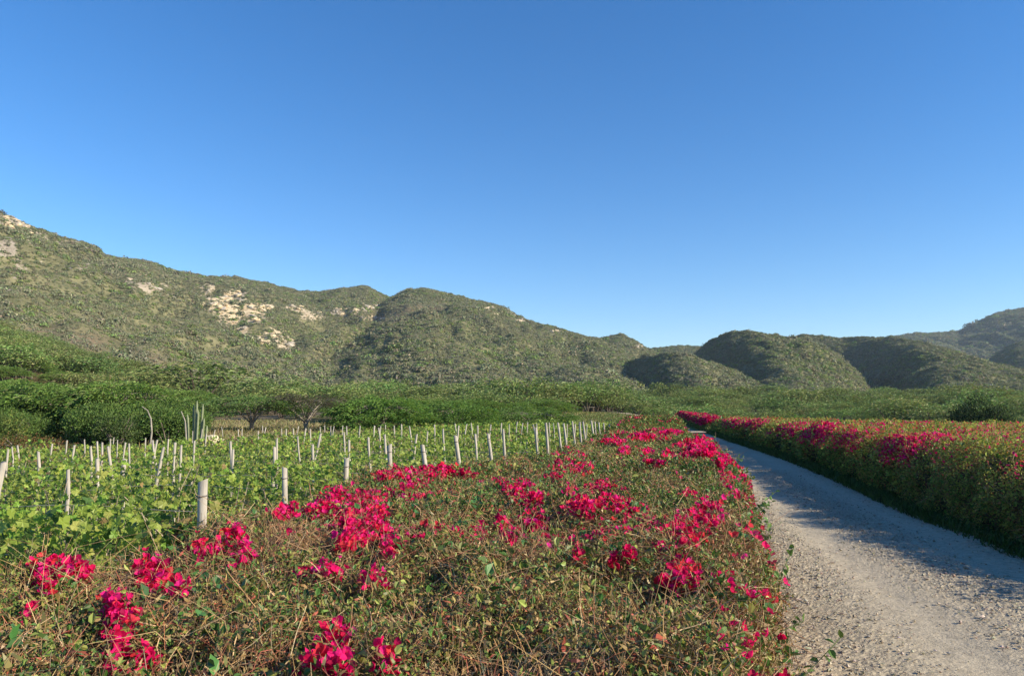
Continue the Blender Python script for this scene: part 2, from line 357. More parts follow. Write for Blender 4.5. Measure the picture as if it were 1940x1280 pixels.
# ---------------------------------------------------------------- hills
def hill(name, prof, Rd, Bd, px0, px1, col, amp=.07, seed=1, gul=60., nxp=260, shape=.85, back=1.35, sink=4, rocks=(), brown=()):
    """A solid hill: prof = crest heights, Rd = crest distance, Bd = distance of its foot, all along its length."""
    px = np.linspace(px0, px1, nxp); nt_ = 90; t = np.concatenate([np.linspace(0, 1, nt_), 1+np.linspace(.03, 1, 25)])
    PX, T = np.meshgrid(px, t, indexing='ij'); rd = sum(itp(PX+k, Rd) for k in (-45, -22, 0, 22, 45))/5; bd = sum(itp(PX+k, Bd) for k in (-60, -40, -20, 0, 20, 40, 60))/7; cy = itp(PX, prof)
    ux, _ = ray(PX, 775.); dfr = bd+(rd-bd)*np.minimum(T, 1); dbk = rd*(1+(back-1)*np.maximum(T-1, 0)); y = np.where(T <= 1, dfr, dbk)
    x = ux*y; _, rz = ray(PX, cy); zr = CZ+rz*rd; z0 = G(ux*bd, np.minimum(bd, 430))-sink
    s = np.where(T <= 1, np.minimum(T, 1)**shape, np.clip(1-(T-1)**1.5, 0, 1))
    z = z0+(zr-z0)*s; Hh = np.maximum(zr-z0, 0)
    nz = 1-2*np.abs(fbm(x/gul, y/(gul*2.6), 4, seed)); nz2 = fbm(x/28, y/40, 4, seed+9)
    env = np.sin(np.pi*np.clip(T, 0, 1)**.9)*.9+.04
    z = z+Hh*amp*(nz-.45)*env*1.6+Hh*amp*.35*nz2*env+2.4*fbm(x/11, y/11, 3, seed+5)*np.minimum(1, Hh/20)*.9
    V = np.stack([x, y, z], -1).reshape(-1, 3); ppx, ppy = proj(V[:, 0], V[:, 1], V[:, 2])
    rk = np.zeros(len(V)); warm = np.zeros(len(V)); br = np.zeros(len(V))
    w = .55*fbm(V[:, 0]/14, V[:, 2]/9, 4, seed+20)+.35*fbm(V[:, 0]/5, V[:, 2]/4, 2, seed+22)
    for (qx, qy, ax, ay, wm, st) in rocks:
        g = np.exp(-((ppx-qx)/(ax*1.15))**2-((ppy-qy)/(ay*1.25))**2)*st*.95; g = g*np.clip(.9+2.4*w, 0, 2); warm = np.where(g > rk, wm, warm); rk = np.maximum(rk, g)
    for (qx, qy, ax, ay) in brown: br = np.maximum(br, np.exp(-((ppx-qx)/ax)**2-((ppy-qy)/ay)**2)*(1+.8*w))
    V[:, 2] += np.clip(rk, 0, 1)*2.2*fbm(V[:, 0]/6, V[:, 2]/5, 3, seed+30)
    o = obj(name, mesh(name, V, [grid_faces(nxp, len(t))], np.broadcast_to(col, (len(V), 3)), True, {'rock': rk, 'warm': warm, 'brown': br}), M_HILL, kind='structure')
    return dict(V=V.reshape(nxp, len(t), 3), rk=rk.reshape(nxp, -1), br=br.reshape(nxp, -1), nt=nt_, px=px, H=Hh)
def hill_mat():
    m, nt, out = newmat('scrub_hillside'); at = nd(nt, 'ShaderNodeAttribute', attribute_name='col')
    A = {k: nd(nt, 'ShaderNodeAttribute', attribute_name=k).outputs['Fac'] for k in ('rock', 'warm', 'brown')}
    soil_c = mix(nt, at.outputs['Color'], ramp(nt, noise(nt, .12, 8, .65), [(.35, (.55, .6, .5)), (.65, (1.5, 1.4, 1.25))]), 1.0, 'MULTIPLY')
    soil_c = mix(nt, soil_c, (.19, .145, .095), A['brown'])
    rg = ramp(nt, noise(nt, .25, 8, .7), [(.35, (.17, .15, .12)), (.65, (.36, .32, .27))])
    ry = ramp(nt, noise(nt, .2, 8, .7), [(.35, (.32, .24, .14)), (.62, (.64, .54, .37))])
    rock = mix(nt, rg, ry, A['warm'])
    ad = nd(nt, 'ShaderNodeMath', operation='MULTIPLY_ADD'); nt.links.new(noise(nt, .3, 6, .7), ad.inputs[0]); ad.inputs[1].default_value = 1.4
    nt.links.new(A['rock'], ad.inputs[2]); mask = ramp(nt, ad.outputs[0], [(1.02, (0, 0, 0)), (1.0, (1, 1, 1))])
    ms = nd(nt, 'ShaderNodeMapRange'); ms.inputs[1].default_value = .98; ms.inputs[2].default_value = 1.12; nt.links.new(ad.outputs[0], ms.inputs[0])
    c = mix(nt, soil_c, rock, ms.outputs[0]); p = nd(nt, 'ShaderNodeBsdfPrincipled'); p.inputs['Roughness'].default_value = .95; p.inputs['Specular IOR Level'].default_value = .1
    nt.links.new(c, p.inputs['Base Color']); nt.links.new(bump(nt, noise(nt, .35, 10, .7), .9, 1.5), p.inputs['Normal'])
    nt.links.new(p.outputs[0], out.inputs[0]); return m
M_HILL = hill_mat()
ROCKS = [(500, 606, 26, 8, .8, .9), (540, 645, 16, 10, .9, .95), (440, 606, 20, 12, .9, 1.0), (405, 568, 22, 14, 1, 1.05), (500, 642, 14, 8, .9, .85), (10, 425, 45, 12, .1, .85), (55, 452, 45, 14, .1, .6), (20, 470, 40, 16, .1, .5), (130, 462, 40, 8, .1, .5), (60, 500, 28, 7, .2, .75), (150, 505, 30, 6, .1, .6), (30, 522, 25, 6, .1, .6),
         (247, 528, 10, 9, .35, 1), (285, 542, 30, 7, .3, .95), (330, 560, 20, 6, .2, .5), (372, 562, 16, 9, .6, .9), (395, 548, 16, 7, 1, 1.1), (420, 580, 36, 16, 1, 1.15), (450, 562, 34, 9, .9, 1.05), (480, 583, 26, 13, .9, 1.1),
         (420, 600, 26, 6, .6, .95), (465, 627, 14, 8, 1, 1.15), (522, 630, 20, 9, 1, 1.15), (545, 655, 8, 7, .6, 1.05), (450, 622, 10, 5, .6, 1), (380, 650, 6, 4, .2, .9), (590, 600, 28, 9, .5, .8), (560, 585, 26, 8, .6, .65),
         (650, 590, 34, 9, .4, .75), (705, 582, 30, 7, .35, .7), (690, 603, 40, 4, .4, .7), (640, 575, 15, 6, .4, .6), (925, 583, 14, 4, .6, .7), (955, 594, 18, 4, .7, .75), (985, 606, 12, 4, .6, .75), (880, 600, 40, 5, .4, .3),
         (1050, 628, 24, 3, .3, .45), (1212, 655, 9, 4, .4, .8), (140, 545, 8, 5, .2, .8), (135, 530, 30, 5, .1, .4), (10, 545, 20, 5, .1, .5)]
BROWN = [(60, 630, 60, 10), (160, 650, 45, 18), (270, 682, 45, 16), (330, 700, 50, 10), (360, 722, 45, 8), (800, 585, 60, 10), (740, 600, 60, 10)]
SC = (.15, .15, .09)
hills = {}
hills['mountain'] = hill('left_mountain', [(-700, 150), (-300, 290), (-60, 395), (0, 412), (40, 430), (90, 447), (160, 466), (180, 481), (212, 490), (270, 497), (320, 514), (380, 523), (440, 523), (500, 536), (560, 551), (600, 554), (640, 545), (690, 543), (718, 558), (760, 575), (850, 620), (900, 660)],
    [(-700, 640), (0, 700), (450, 800), (900, 900)], [(-700, 190), (0, 215), (300, 270), (480, 340), (560, 360), (640, 400), (720, 500), (900, 700)], -700, 900, SC, .10, 3, 70, 480, .9, 1.5, rocks=ROCKS, brown=BROWN)
hills['middle'] = hill('middle_mountain', [(250, 762), (330, 732), (400, 710), (480, 688), (560, 662), (640, 624), (700, 588), (735, 564), (770, 549), (800, 546), (850, 556), (900, 569), (950, 580), (1000, 608), (1060, 623), (1100, 634), (1130, 641), (1180, 660), (1230, 700), (1290, 735), (1340, 750)],
    [(400, 640), (735, 800), (1000, 820), (1340, 700)], [(250, 400), (400, 380), (560, 370), (650, 370), (900, 370), (1100, 400), (1250, 470), (1340, 560)], 250, 1340, SC, .085, 13, 60, 460, .85, 1.4, rocks=ROCKS, brown=BROWN)
hills['knob'] = hill('far_knob', [(1060, 700), (1110, 645), (1150, 637), (1180, 634), (1200, 642), (1225, 658), (1260, 672), (1330, 700), (1380, 740)],
    [(1060, 900), (1380, 880)], [(1060, 640), (1180, 560), (1380, 700)], 1060, 1380, SC, .08, 17, 60, 160, rocks=ROCKS)
hills['low_spur'] = hill('low_spur', [(980, 755), (1030, 712), (1070, 696), (1110, 692), (1150, 703), (1200, 725), (1250, 750)],
    [(980, 470), (1250, 450)], [(980, 380), (1110, 330), (1250, 400)], 980, 1250, SC, .06, 23, 40, 140)
hills['round_hill'] = hill('round_hill', [(1130, 740), (1165, 700), (1200, 680), (1240, 671), (1285, 668), (1330, 678), (1400, 705), (1480, 730), (1540, 750)],
    [(1130, 660), (1200, 600), (1285, 500), (1540, 560)], [(1130, 600), (1200, 520), (1280, 380), (1420, 380), (1540, 470)], 1130, 1540, SC, .10, 29, 50, 200)
hills['far_ridge'] = hill('far_ridge', [(1180, 690), (1230, 661), (1290, 654), (1340, 657), (1400, 665), (1500, 700)],
    [(1180, 1100), (1500, 1100)], [(1180, 800), (1500, 800)], 1180, 1500, SC, .06, 31, 70, 120)
hills['dome_hill'] = hill('dome_hill', [(1270, 720), (1300, 690), (1325, 664), (1350, 645), (1390, 630), (1430, 627), (1480, 636), (1530, 642), (1560, 655), (1590, 672), (1620, 700), (1660, 735), (1700, 755)],
    [(1270, 800), (1330, 760), (1390, 690), (1430, 650), (1560, 640), (1700, 690)], [(1270, 700), (1330, 640), (1380, 560), (1430, 430), (1500, 400), (1590, 430), (1650, 520), (1700, 600)], 1270, 1700, SC, .12, 37, 50, 240, .8)
hills['right_hill'] = hill('right_hill', [(1400, 700), (1460, 655), (1500, 640), (1525, 634), (1600, 641), (1650, 638), (1700, 640), (1750, 648), (1800, 660), (1870, 684), (1940, 703), (2050, 722), (2300, 745)],
    [(1400, 900), (1600, 880), (1700, 800), (1790, 640), (2300, 600)], [(1400, 800), (1560, 760), (1660, 700), (1730, 480), (1790, 380), (2000, 380), (2300, 480)], 1400, 2300, SC, .11, 43, 55, 380, .8)
hills['far_mountain'] = hill('far_mountain', [(1600, 690), (1690, 640), (1740, 632), (1790, 630), (1830, 627), (1870, 606), (1900, 593), (1940, 586), (2050, 560), (2300, 560), (2700, 650)],
    [(1600, 2000), (2700, 2100)], [(1600, 1400), (1830, 1250), (1900, 1350), (2700, 1300)], 1600, 2700, (.07, .095, .055), .08, 47, 120, 240, sink=10)
hills['far_spur'] = hill('far_spur', [(1820, 720), (1870, 690), (1910, 660), (1940, 648), (2000, 640), (2200, 690), (2400, 740)],
    [(1820, 1100), (2400, 1050)], [(1820, 900), (2000, 700), (2400, 800)], 1820, 2400, SC, .1, 53, 60, 150)
foot = hill('foothill', [(-700, 560), (-150, 620), (0, 645), (60, 662), (150, 690), (250, 716), (330, 738), (430, 757), (520, 770)],
    [(-700, 190), (0, 190), (300, 215), (520, 260)], [(-700, 52), (0, 56), (250, 78), (400, 110), (520, 180)], -700, 520, (.12, .09, .05), .05, 59, 30, 200, 1.0, 1.6, .6)

# ---------------------------------------------------------------- instanced ground cover and far woods (uncountable)
src = bpy.data.collections.new('sources')
def clump_mesh(name, seed, n, size, cols, w, flat=.75, hollow=.55):
    R = np.random.default_rng(seed); d = rnd(R, n); d[:, 2] = np.abs(d[:, 2])*1.0-.12
    lump = 1+.35*np.sin(d[:, 0]*4+seed)*np.cos(d[:, 1]*5+seed)+.15*R.normal(size=n)
    P = d*(lump*(hollow+(1-hollow)*R.random(n)))[:, None]; P[:, 2] = P[:, 2]*flat+.15
    N = norm(d+.45*R.normal(size=(n, 3))+[0, 0, .4]); D = norm(np.cross(N, rnd(R, n))); acc = Acc()
    acc.addk(leaves(P, D, N, size*R.uniform(.6, 1.3, n), size*.75, T_DIAM), pal(R, n, cols, w))
    return acc.mesh(name)
def mass_tree(name, seed, pads, per, cols, w):
    """low flat-topped acacia crown made of feathery pads, with its limbs; about 5 m across at scale 1"""
    R = np.random.default_rng(seed); acc = Acc(); an = R.uniform(0, 6.28, pads); rr = 2.4*np.sqrt(R.random(pads))
    for a, r in zip(an, rr):
        c0 = np.array([r*math.cos(a), r*math.sin(a), 2.9-.20*r*r*.55+.3*R.normal()]); n = per; q = R.normal(size=(n, 3))*[.55, .55, .13]
        P = c0+q; P[:, 2] -= .25*(q[:, 0]**2+q[:, 1]**2)
        D = norm(q*[1, 1, .3]+.5*R.normal(size=(n, 3))*[1, 1, .35]); N = norm(np.array([0, 0, 1.])+.45*R.normal(size=(n, 3)))
        acc.addk(leaves(P, D, N, .38*R.uniform(.6, 1.3, n), .13, T_DIAM), pal(R, n, cols, w, .14))
    for k in range(5):
        a = k*1.26+R.random(); tube(acc, [(0, 0, -.4), (.3*math.cos(a), .3*math.sin(a), .8), (1.4*math.cos(a), 1.4*math.sin(a), 2.5)], [.10, .07, .03], 4, (.12, .10, .08))
    n = per*4; P = R.normal(size=(n, 3))*[1.1, 1.1, .35]+[0, 0, 1.9]
    acc.addk(leaves(P, rnd(R, n), rnd(R, n), .4, .15, T_DIAM), pal(R, n, cols, w, .14)*.9)
    return acc.mesh(name)
GR = [[.20, .28, .09], [.16, .24, .07], [.27, .32, .125], [.22, .235, .115]]
OL = [[.235, .24, .15], [.195, .22, .12], [.29, .265, .195], [.155, .19, .10]]
def coll(name, meshes, m):
    c = bpy.data.collections.new(name)
    for i, me in enumerate(meshes):
        me.materials.append(m); o = bpy.data.objects.new('%s_%02d' % (name, i), me); c.objects.link(o)
    return c
C_SCRUB = coll('scrub_source', [clump_mesh('b0', 1, 110, .42, OL, [5, 4, 2, 2]), clump_mesh('b1', 2, 110, .42, OL, [4, 5, 1, 4]), clump_mesh('b2', 3, 90, .40, OL, [2, 1, 6, 1], .8),
                                clump_mesh('b3', 4, 120, .42, GR, [3, 3, 3, 1], .65), clump_mesh('b4', 5, 110, .42, OL, [3, 6, 1, 5], .9)], M_MASS)
C_WOOD = coll('wood_source', [mass_tree('w%d' % k, 20+k, 26, 30, GR, [[5, 3, 4, 1], [3, 4, 2, 1], [4, 2, 5, 2], [3, 5, 1, 1]][k]) for k in range(4)], M_MASS)
def rock_mesh(seed):
    R = np.random.default_rng(seed); import bmesh
    bm = bmesh.new(); bmesh.ops.create_icosphere(bm, subdivisions=2, radius=1)
    for v in bm.verts:
        p = v.co; s = 1+.28*float(vnoise(p.x*1.6+seed, p.y*1.6+p.z*1.3))+.12*R.normal(); v.co = Vector((p.x*s*1.3, p.y*s, p.z*s*.75))
    me = bpy.data.meshes.new('rock'); bm.to_mesh(me); bm.free()
    a = me.attributes.new('col', 'FLOAT_COLOR', 'POINT'); c0 = [(.46, .38, .27), (.40, .36, .30), (.55, .44, .28)][seed % 3]
    c = np.ones((len(me.vertices), 4), np.float32); c[:, :3] = c0; a.data.foreach_set('color', c.ravel()); return me
C_ROCK = coll('rock_source', [rock_mesh(k) for k in range(3)], solid_mat('hill_rock', .9, 1.5, .3, .8, .1))
def instancer(name, P, rot, scl, idx, c, **kw):
    me = bpy.data.meshes.new(name); me.vertices.add(len(P)); me.vertices.foreach_set('co', np.asarray(P, np.float32).ravel())
    a = me.attributes.new('rot', 'FLOAT_VECTOR', 'POINT'); a.data.foreach_set('vector', np.asarray(rot, np.float32).ravel())
    a = me.attributes.new('scl', 'FLOAT_VECTOR', 'POINT'); a.data.foreach_set('vector', np.asarray(scl, np.float32).ravel())
    a = me.attributes.new('idx', 'INT', 'POINT'); a.data.foreach_set('value', np.asarray(idx, np.int32))
    o = obj(name, me, None, **kw)
    ng = bpy.data.node_groups.new(name, 'GeometryNodeTree'); ng.interface.new_socket('Geometry', in_out='INPUT', socket_type='NodeSocketGeometry')
    ng.interface.new_socket('Geometry', in_out='OUTPUT', socket_type='NodeSocketGeometry')
    gi = ng.nodes.new('NodeGroupInput'); go = ng.nodes.new('NodeGroupOutput'); ip = ng.nodes.new('GeometryNodeInstanceOnPoints')
    ci = ng.nodes.new('GeometryNodeCollectionInfo'); ci.inputs[0].default_value = c; ci.inputs['Separate Children'].default_value = True; ci.inputs['Reset Children'].default_value = True
    ip.inputs['Pick Instance'].default_value = True
    for nm, ty, so in (('rot', 'FLOAT_VECTOR', 'Rotation'), ('scl', 'FLOAT_VECTOR', 'Scale'), ('idx', 'INT', 'Instance Index')):
        na = ng.nodes.new('GeometryNodeInputNamedAttribute'); na.data_type = ty; na.inputs[0].default_value = nm
        ng.links.new([s for s in na.outputs if s.enabled][0], ip.inputs[so])
    ng.links.new(gi.outputs[0], ip.inputs['Points']); ng.links.new(ci.outputs[0], ip.inputs['Instance']); ng.links.new(ip.outputs[0], go.inputs[0])
    md = o.modifiers.new('scatter', 'NODES'); md.node_group = ng
    return o
def on_hill(h, R, dens, tmax=1.12):
    """points spread evenly over a hill's surface"""
    V = h['V']; nx_, nt_ = V.shape[:2]; A = V[1:, :-1]-V[:-1, :-1]; B = V[:-1, 1:]-V[:-1, :-1]
    ar = np.linalg.norm(np.cross(A, B), axis=-1); j = np.arange(nt_-1)[None]; ar = ar*(j < h['nt']+2)
    hgt = V[:-1, :-1, 2]-G(V[:-1, :-1, 0], np.minimum(V[:-1, :-1, 1], 430)); ar = ar*(hgt > -1.0)
    p = ar.ravel()/ar.sum(); n = int(ar.sum()*dens); k = R.choice(len(p), n, p=p); i, j = np.unravel_index(k, ar.shape)
    a, b = R.random((2, n)); q = lambda M: (M[i, j].T*(1-a)*(1-b)+M[i+1, j].T*a*(1-b)+M[i, j+1].T*(1-a)*b+M[i+1, j+1].T*a*b).T
    return q(V), q(h['rk']), q(h['br'])
R = np.random.default_rng(77); PP, SS, II, RP, RS = [], [], [], [], []
for nm, h in hills.items():
    far = nm in ('far_mountain',); P, rk, br = on_hill(h, R, .03 if far else .31)
    ns = fbm(P[:, 0]/40, P[:, 1]/40, 3, 5); patch = fbm(P[:, 0]/16, P[:, 1]/16+P[:, 2]/10, 3, 6)
    keep = R.random(len(P)) > np.clip(rk*.8, 0, .62)*(rk > .35)+.3*br+.05+.3*np.clip(patch, 0, 1); P, rk, br, ns = P[keep], rk[keep], br[keep], ns[keep]
    s = (3.4 if far else 1.08)*np.exp(.42*R.normal(size=len(P)))*(1+.55*fbm(P[:, 0]/30, P[:, 1]/30, 3, 15)); PP.append(P); SS.append(s)
    gul = V_ = None
    pr = R.random(len(P)); low = P[:, 2] < 45
    ix = np.where(br > .4, 2, np.where(pr < .26, 0, np.where(pr < .46, 1, np.where(pr < .62-.25*ns, 2, np.where(pr < .80+.1*low, 3, 4))))); II.append(ix)
    P2, rk2, _ = on_hill(h, R, .03); m = rk2 > .5; P2 = P2[m]; RP.append(P2); RS.append(R.uniform(.5, 2.2, len(P2)))
P = np.vstack(PP); s = np.concatenate(SS); n = len(P); print('scrub', n)
rot = np.zeros((n, 3)); rot[:, 2] = R.uniform(0, 6.28, n); P[:, 2] -= .25*s
instancer('hillside_scrub', P, rot, np.stack([s, s, s*R.uniform(.75, 1.15, n)], 1), np.concatenate(II), C_SCRUB, kind='stuff', label='olive green dry scrub covering the mountains and hills', cat='scrub')
P = np.vstack(RP); s = np.concatenate(RS); n = len(P); rot = R.uniform(-.5, .5, (n, 3)); rot[:, 2] = R.uniform(0, 6.28, n)
instancer('rock_outcrop', P, rot, np.stack([s*1.3, s, s*.8], 1), R.integers(0, 3, n), C_ROCK, kind='stuff', label='pale and yellow rocks breaking out of the mountain slopes', cat='rocks')

# valley wood: everything between the fields and the feet of the hills
R = np.random.default_rng(99)
n = 9500; y = np.sqrt(R.random(n))*560+20; u = R.uniform(-1.0, 1.05, n); x = u*y
trk = itp(y, TRK)
front = np.where(u < .16, itp(u, [(-1, 150), (-.45, 110), (-.3, 82), (-.1, 80), (0, 84), (.1, 122), (.16, 142)]),
                 np.where(x > trk+6, np.where(u > .33, np.maximum(itp(u, [(.3, 66), (.42, 58), (.6, 46), (1.05, 34)]), 30), 92), 142))
m = (y > front) & ~((x > 17.0) & (x < 19) & (y < 30)); x, y = x[m], y[m]
nsv = fbm(x/18, y/18, 3, 71); m = (R.random(len(x)) > .15+.5*np.clip(nsv, 0, 1)); x, y = x[m], y[m]; n = len(x)
s = np.exp(.30*R.normal(size=n))*np.where(y < 100, .80, 1.05); P = np.stack([x, y, G(x, np.minimum(y, 430))-.15], 1); rot = np.zeros((n, 3)); rot[:, 2] = R.uniform(0, 6.28, n)
P2, _, _ = on_hill(foot, R, .075); m = (P2[:, 1] > 95); P2 = P2[m]; n2_ = len(P2)
P2[:, 2] -= .2; rot2 = np.zeros((n2_, 3)); rot2[:, 2] = R.uniform(0, 6.28, n2_); s2 = np.exp(.2*R.normal(size=n2_))*.9
Pw = np.vstack([P, P2[::2]]); rot2 = rot2[::2]; s2 = s2[::2]*1.15; sw = np.concatenate([s, s2]); print('wood', len(Pw))
instancer('valley_wood', Pw, np.vstack([rot, rot2]), np.stack([sw*1.1, sw*1.1, sw*R.uniform(.85, 1.15, len(sw))], 1), R.integers(0, 4, len(sw)), C_WOOD,
          kind='stuff', label='green canopy of low acacia woodland filling the valley floor', cat='woodland')

# ---------------------------------------------------------------- individual trees
def acacia_parts(seed, width, height, pads, per, cols, w, limbs=5, bark=(.20, .17, .14), crown_th=.30, leafL=.24, arch=.5, bare=0.):
    R = np.random.default_rng(seed); tr = Acc(); cr = Acc(); hw = width/2; ends = []
    for k in range(limbs):
        a = k*6.28/limbs+R.uniform(-.4, .4); q = R.uniform(.45, .8)*hw; b = np.array([math.cos(a), math.sin(a), 0])
        p1 = b*.12+[0, 0, height*.22]; p2 = b*q*.45+[0, 0, height*.47]; p3 = b*q+[0, 0, height*(1-crown_th*.5-arch*.35*(q/hw)**2)-.2]
        tube(tr, [(0, 0, -.3), p1, p2, p3], [.10*height/3.5, .075, .05, .022], 6, bark)
        for j in range(4):
            a2 = a+R.uniform(-.9, .9); uu = R.uniform(.45, .9); e = np.array([math.cos(a2), math.sin(a2), 0])*uu*hw+[0, 0, height*(1-crown_th*.45-arch*.35*uu*uu)-.12]
            st = p2+(p3-p2)*R.uniform(0, .9); mid = (st+e)/2+[0, 0, .12]; tube(tr, [st, mid, e], [.03, .02, .008], 4, bark); ends.append(e)
            for i2 in range(3):
                e2 = e+R.normal(size=3)*[.35, .35, .12]; tube(tr, [mid, (mid+e2)/2+[0, 0, .06], e2], [.014, .009, .004], 3, bark, False)
    for k in range(pads):
        a = R.uniform(0, 6.28); r = hw*math.sqrt(R.random()); u = r/hw
        c0 = np.array([r*math.cos(a), r*math.sin(a), height*(1-crown_th*.35)-arch*height*.35*u*u-height*crown_th*.55*R.random()**1.6])
        if R.random() < bare: continue
        n = int(per*R.uniform(.7, 1.3)); sc = R.uniform(.7, 1.2); out = np.array([math.cos(a), math.sin(a), 0]); q = R.normal(size=(n, 3))*np.array([.34, .34, .08])*sc
        q += out*(R.random((n, 1))*.35*u); P = c0+q; P[:, 2] -= .35*np.sum(q[:, :2]**2, 1)
        D = norm(q*[1, 1, .4]+out*.25+.28*R.normal(size=(n, 3))*[1, 1, .5]-[0, 0, .08]); N = norm(np.array([0.15, -.15, 1.])+.4*R.normal(size=(n, 3)))
        cr.addk(leaves(P, D, N, leafL*R.uniform(.6, 1.3, n), leafL*.3, T_DIAM), pal(R, n, cols, w, .15))
    return tr.mesh('trunk'), cr.mesh('crown')
def bush_parts(seed, w_, h_, n, cols, w, leafL, stems=7, up=.3, bark=(.18, .15, .12)):
    R = np.random.default_rng(seed); tr = Acc(); cr = Acc()
    for k in range(stems):
        a = R.uniform(0, 6.28); e = np.array([math.cos(a)*w_*.35, math.sin(a)*w_*.35, h_*R.uniform(.6, .9)]); tube(tr, [(0, 0, -.2), e*.5+[0, 0, .1], e], [.06, .04, .012], 5, bark)
    lob = 16; lc = rnd(R, lob)*[w_*.33, w_*.33, h_*.30]; lc[:, 2] = lc[:, 2]+h_*.55; k = R.integers(0, lob, n)
    d = rnd(R, n); P = lc[k]+d*np.array([w_*.23, w_*.23, h_*.24])*(.55+.5*R.random((n, 1))); P[:, 2] = np.maximum(P[:, 2], .05)
    D = norm(d*.6+R.normal(size=(n, 3))*.6+[0, 0, up]); N = norm(d+.6*R.normal(size=(n, 3)))
    cr.addk(leaves(P, D, N, leafL*R.uniform(.6, 1.3, n), leafL*.45, T_LEAF), pal(R, n, cols, w, .15)); return tr.mesh('trunk'), cr.mesh('crown')
GA = [[.16, .27, .06], [.21, .32, .08], [.12, .21, .05], [.24, .27, .11]]
GD = [[.035, .085, .018], [.05, .11, .025], [.03, .06, .02]]
protos = [acacia_parts(200+k, 5.2, 3.4, 95, 60, GA, [[5, 4, 2, 1], [4, 3, 4, 1], [5, 5, 1, 2], [3, 3, 4, 1], [4, 5, 2, 2]][k], arch=.55, crown_th=.5) for k in range(5)]
for a, b in protos: a.materials.append(M_BARK); b.materials.append(M_TREE)
def place_tree(name, parts, x, y, s, rz, label, cat, group=None, z=None, sz=None):
    e = obj(name, None, label=label, cat=cat, group=group); e.location = (x, y, (G(x, y) if z is None else z)); e.rotation_euler[2] = rz; e.scale = (s, s, sz or s)
    for nm, me in zip(('trunk', 'crown'), parts): obj(nm, me, None, e)
    return e
R = np.random.default_rng(123)
def at(px, y): return float(ray(px, 775.)[0])*y
def foot_z(x, y):
    V = foot['V']; k = np.argmin((V[..., 0]-x)**2+(V[..., 1]-y)**2); return float(V.reshape(-1, 3)[k][2])
LBL = {'slope': 'flat topped green acacia in the thick wood climbing the left foot slope', 'right': 'low feathery acacia in the thicket behind the right hedge',
       'mid': 'low green acacia in the band of trees beyond the vineyard'}
# trees along the left edge of the field and climbing the foot of the mountain
rows = [(47, -60, 330, 52), (55, -70, 350, 56), (64, -80, 380, 60), (75, -90, 400, 60), (88, -100, 420, 58), (100, -110, 430, 54)]
for (yy, a, b, st) in rows:
    px = a
    while px < b:
        y = yy+R.uniform(-3, 3); x = at(px+R.uniform(-14, 14), y); z = max(float(G(x, y)), foot_z(x, y)); s = R.uniform(.85, 1.35)
        place_tree('acacia_tree', protos[R.integers(5)], x, y, s, R.uniform(0, 6.28), LBL['slope'], 'tree', 'acacias on the left foot slope', z-.05, s*R.uniform(.85, 1.1)); px += st*52/yy*1.15*1.75*R.uniform(.8, 1.25)
for k in range(34):
    px = R.uniform(640, 1075); y = itp(px, [(640, 74), (900, 78), (1075, 92)])+R.uniform(-3, 10); x = at(px, y); s = R.uniform(.75, 1.05)
    place_tree('acacia_tree', protos[R.integers(5)], x, y, s, R.uniform(0, 6.28), LBL['mid'], 'tree', 'acacias beyond the vineyard', sz=s*.85)
for k in range(60):
    px = R.uniform(1345, 2000); y0 = float(itp(px, [(1345, 96), (1420, 66), (1560, 60), (1780, 46), (2000, 38)])); y = y0+abs(R.normal())*7; x = at(px, y); s = R.uniform(.75, 1.05)
    if 1770 < px < 1905 and y < 66: continue
    place_tree('acacia_tree', protos[R.integers(5)], x, y, s, R.uniform(0, 6.28), LBL['right'], 'tree', 'acacias behind the right hedge')
# the singular ones
mk = lambda *a, **k: (lambda p: (p[0].materials.append(M_BARK), p[1].materials.append(M_TREE), p)[2])(acacia_parts(*a, **k))
AG = [[.15, .25, .08], [.20, .31, .09], [.11, .19, .06], [.22, .26, .12]]
place_tree('acacia_tree', mk(301, 6.6, 3.3, 110, 70, AG, [4, 3, 3, 1], limbs=6, arch=.45, crown_th=.5), at(478, 56), 56, 1, .3, 'umbrella shaped acacia with several dark trunks above dry straw grass', 'tree')
place_tree('acacia_tree', mk(302, 6.8, 3.35, 70, 45, [[.13, .12, .08], [.09, .12, .04], [.15, .13, .10]], [3, 3, 3], limbs=5, bark=(.27, .23, .18), arch=.35, crown_th=.4, bare=.1), at(580, 57), 57, 1, 1.1, 'half bare acacia with pale forked trunk at the edge of the vineyard', 'tree')
place_tree('acacia_tree', mk(303, 8.0, 3.3, 190, 80, [[.15, .28, .06], [.12, .23, .05], [.22, .34, .08]], [4, 3, 3], arch=.85, crown_th=.85), at(725, 58), 58, 1, .3, 'big dense bright green acacia reaching down to the ground behind the vineyard', 'tree', sz=1.18)
place_tree('acacia_tree', mk(304, 7.4, 3.0, 160, 75, [[.14, .26, .06], [.11, .21, .05], [.21, .32, .08]], [4, 3, 3], arch=.9, crown_th=.85), at(860, 61), 61, 1, 2.3, 'wide dark green acacia right of the biggest one, drooping to the ground', 'tree', sz=1.12)
place_tree('acacia_tree', mk(305, 8.6, 2.6, 150, 70, [[.15, .26, .07], [.12, .21, .05], [.23, .32, .10]], [4, 3, 3], arch=.9, crown_th=.85), at(1000, 68), 68, 1, .9, 'low spreading acacia at the right end of the tree band, behind the stakes', 'tree')
bp = lambda *a, **k: (lambda p: (p[0].materials.append(M_BARK), p[1].materials.append(M_TREE), p)[2])(bush_parts(*a, **k))
place_tree('broadleaf_tree', bp(310, 3.6, 3.6, 5200, GD, [3, 4, 2], .17), at(12, 44), 44, 1, 0, 'dense dark green round tree at the left edge', 'tree', z=-.6)
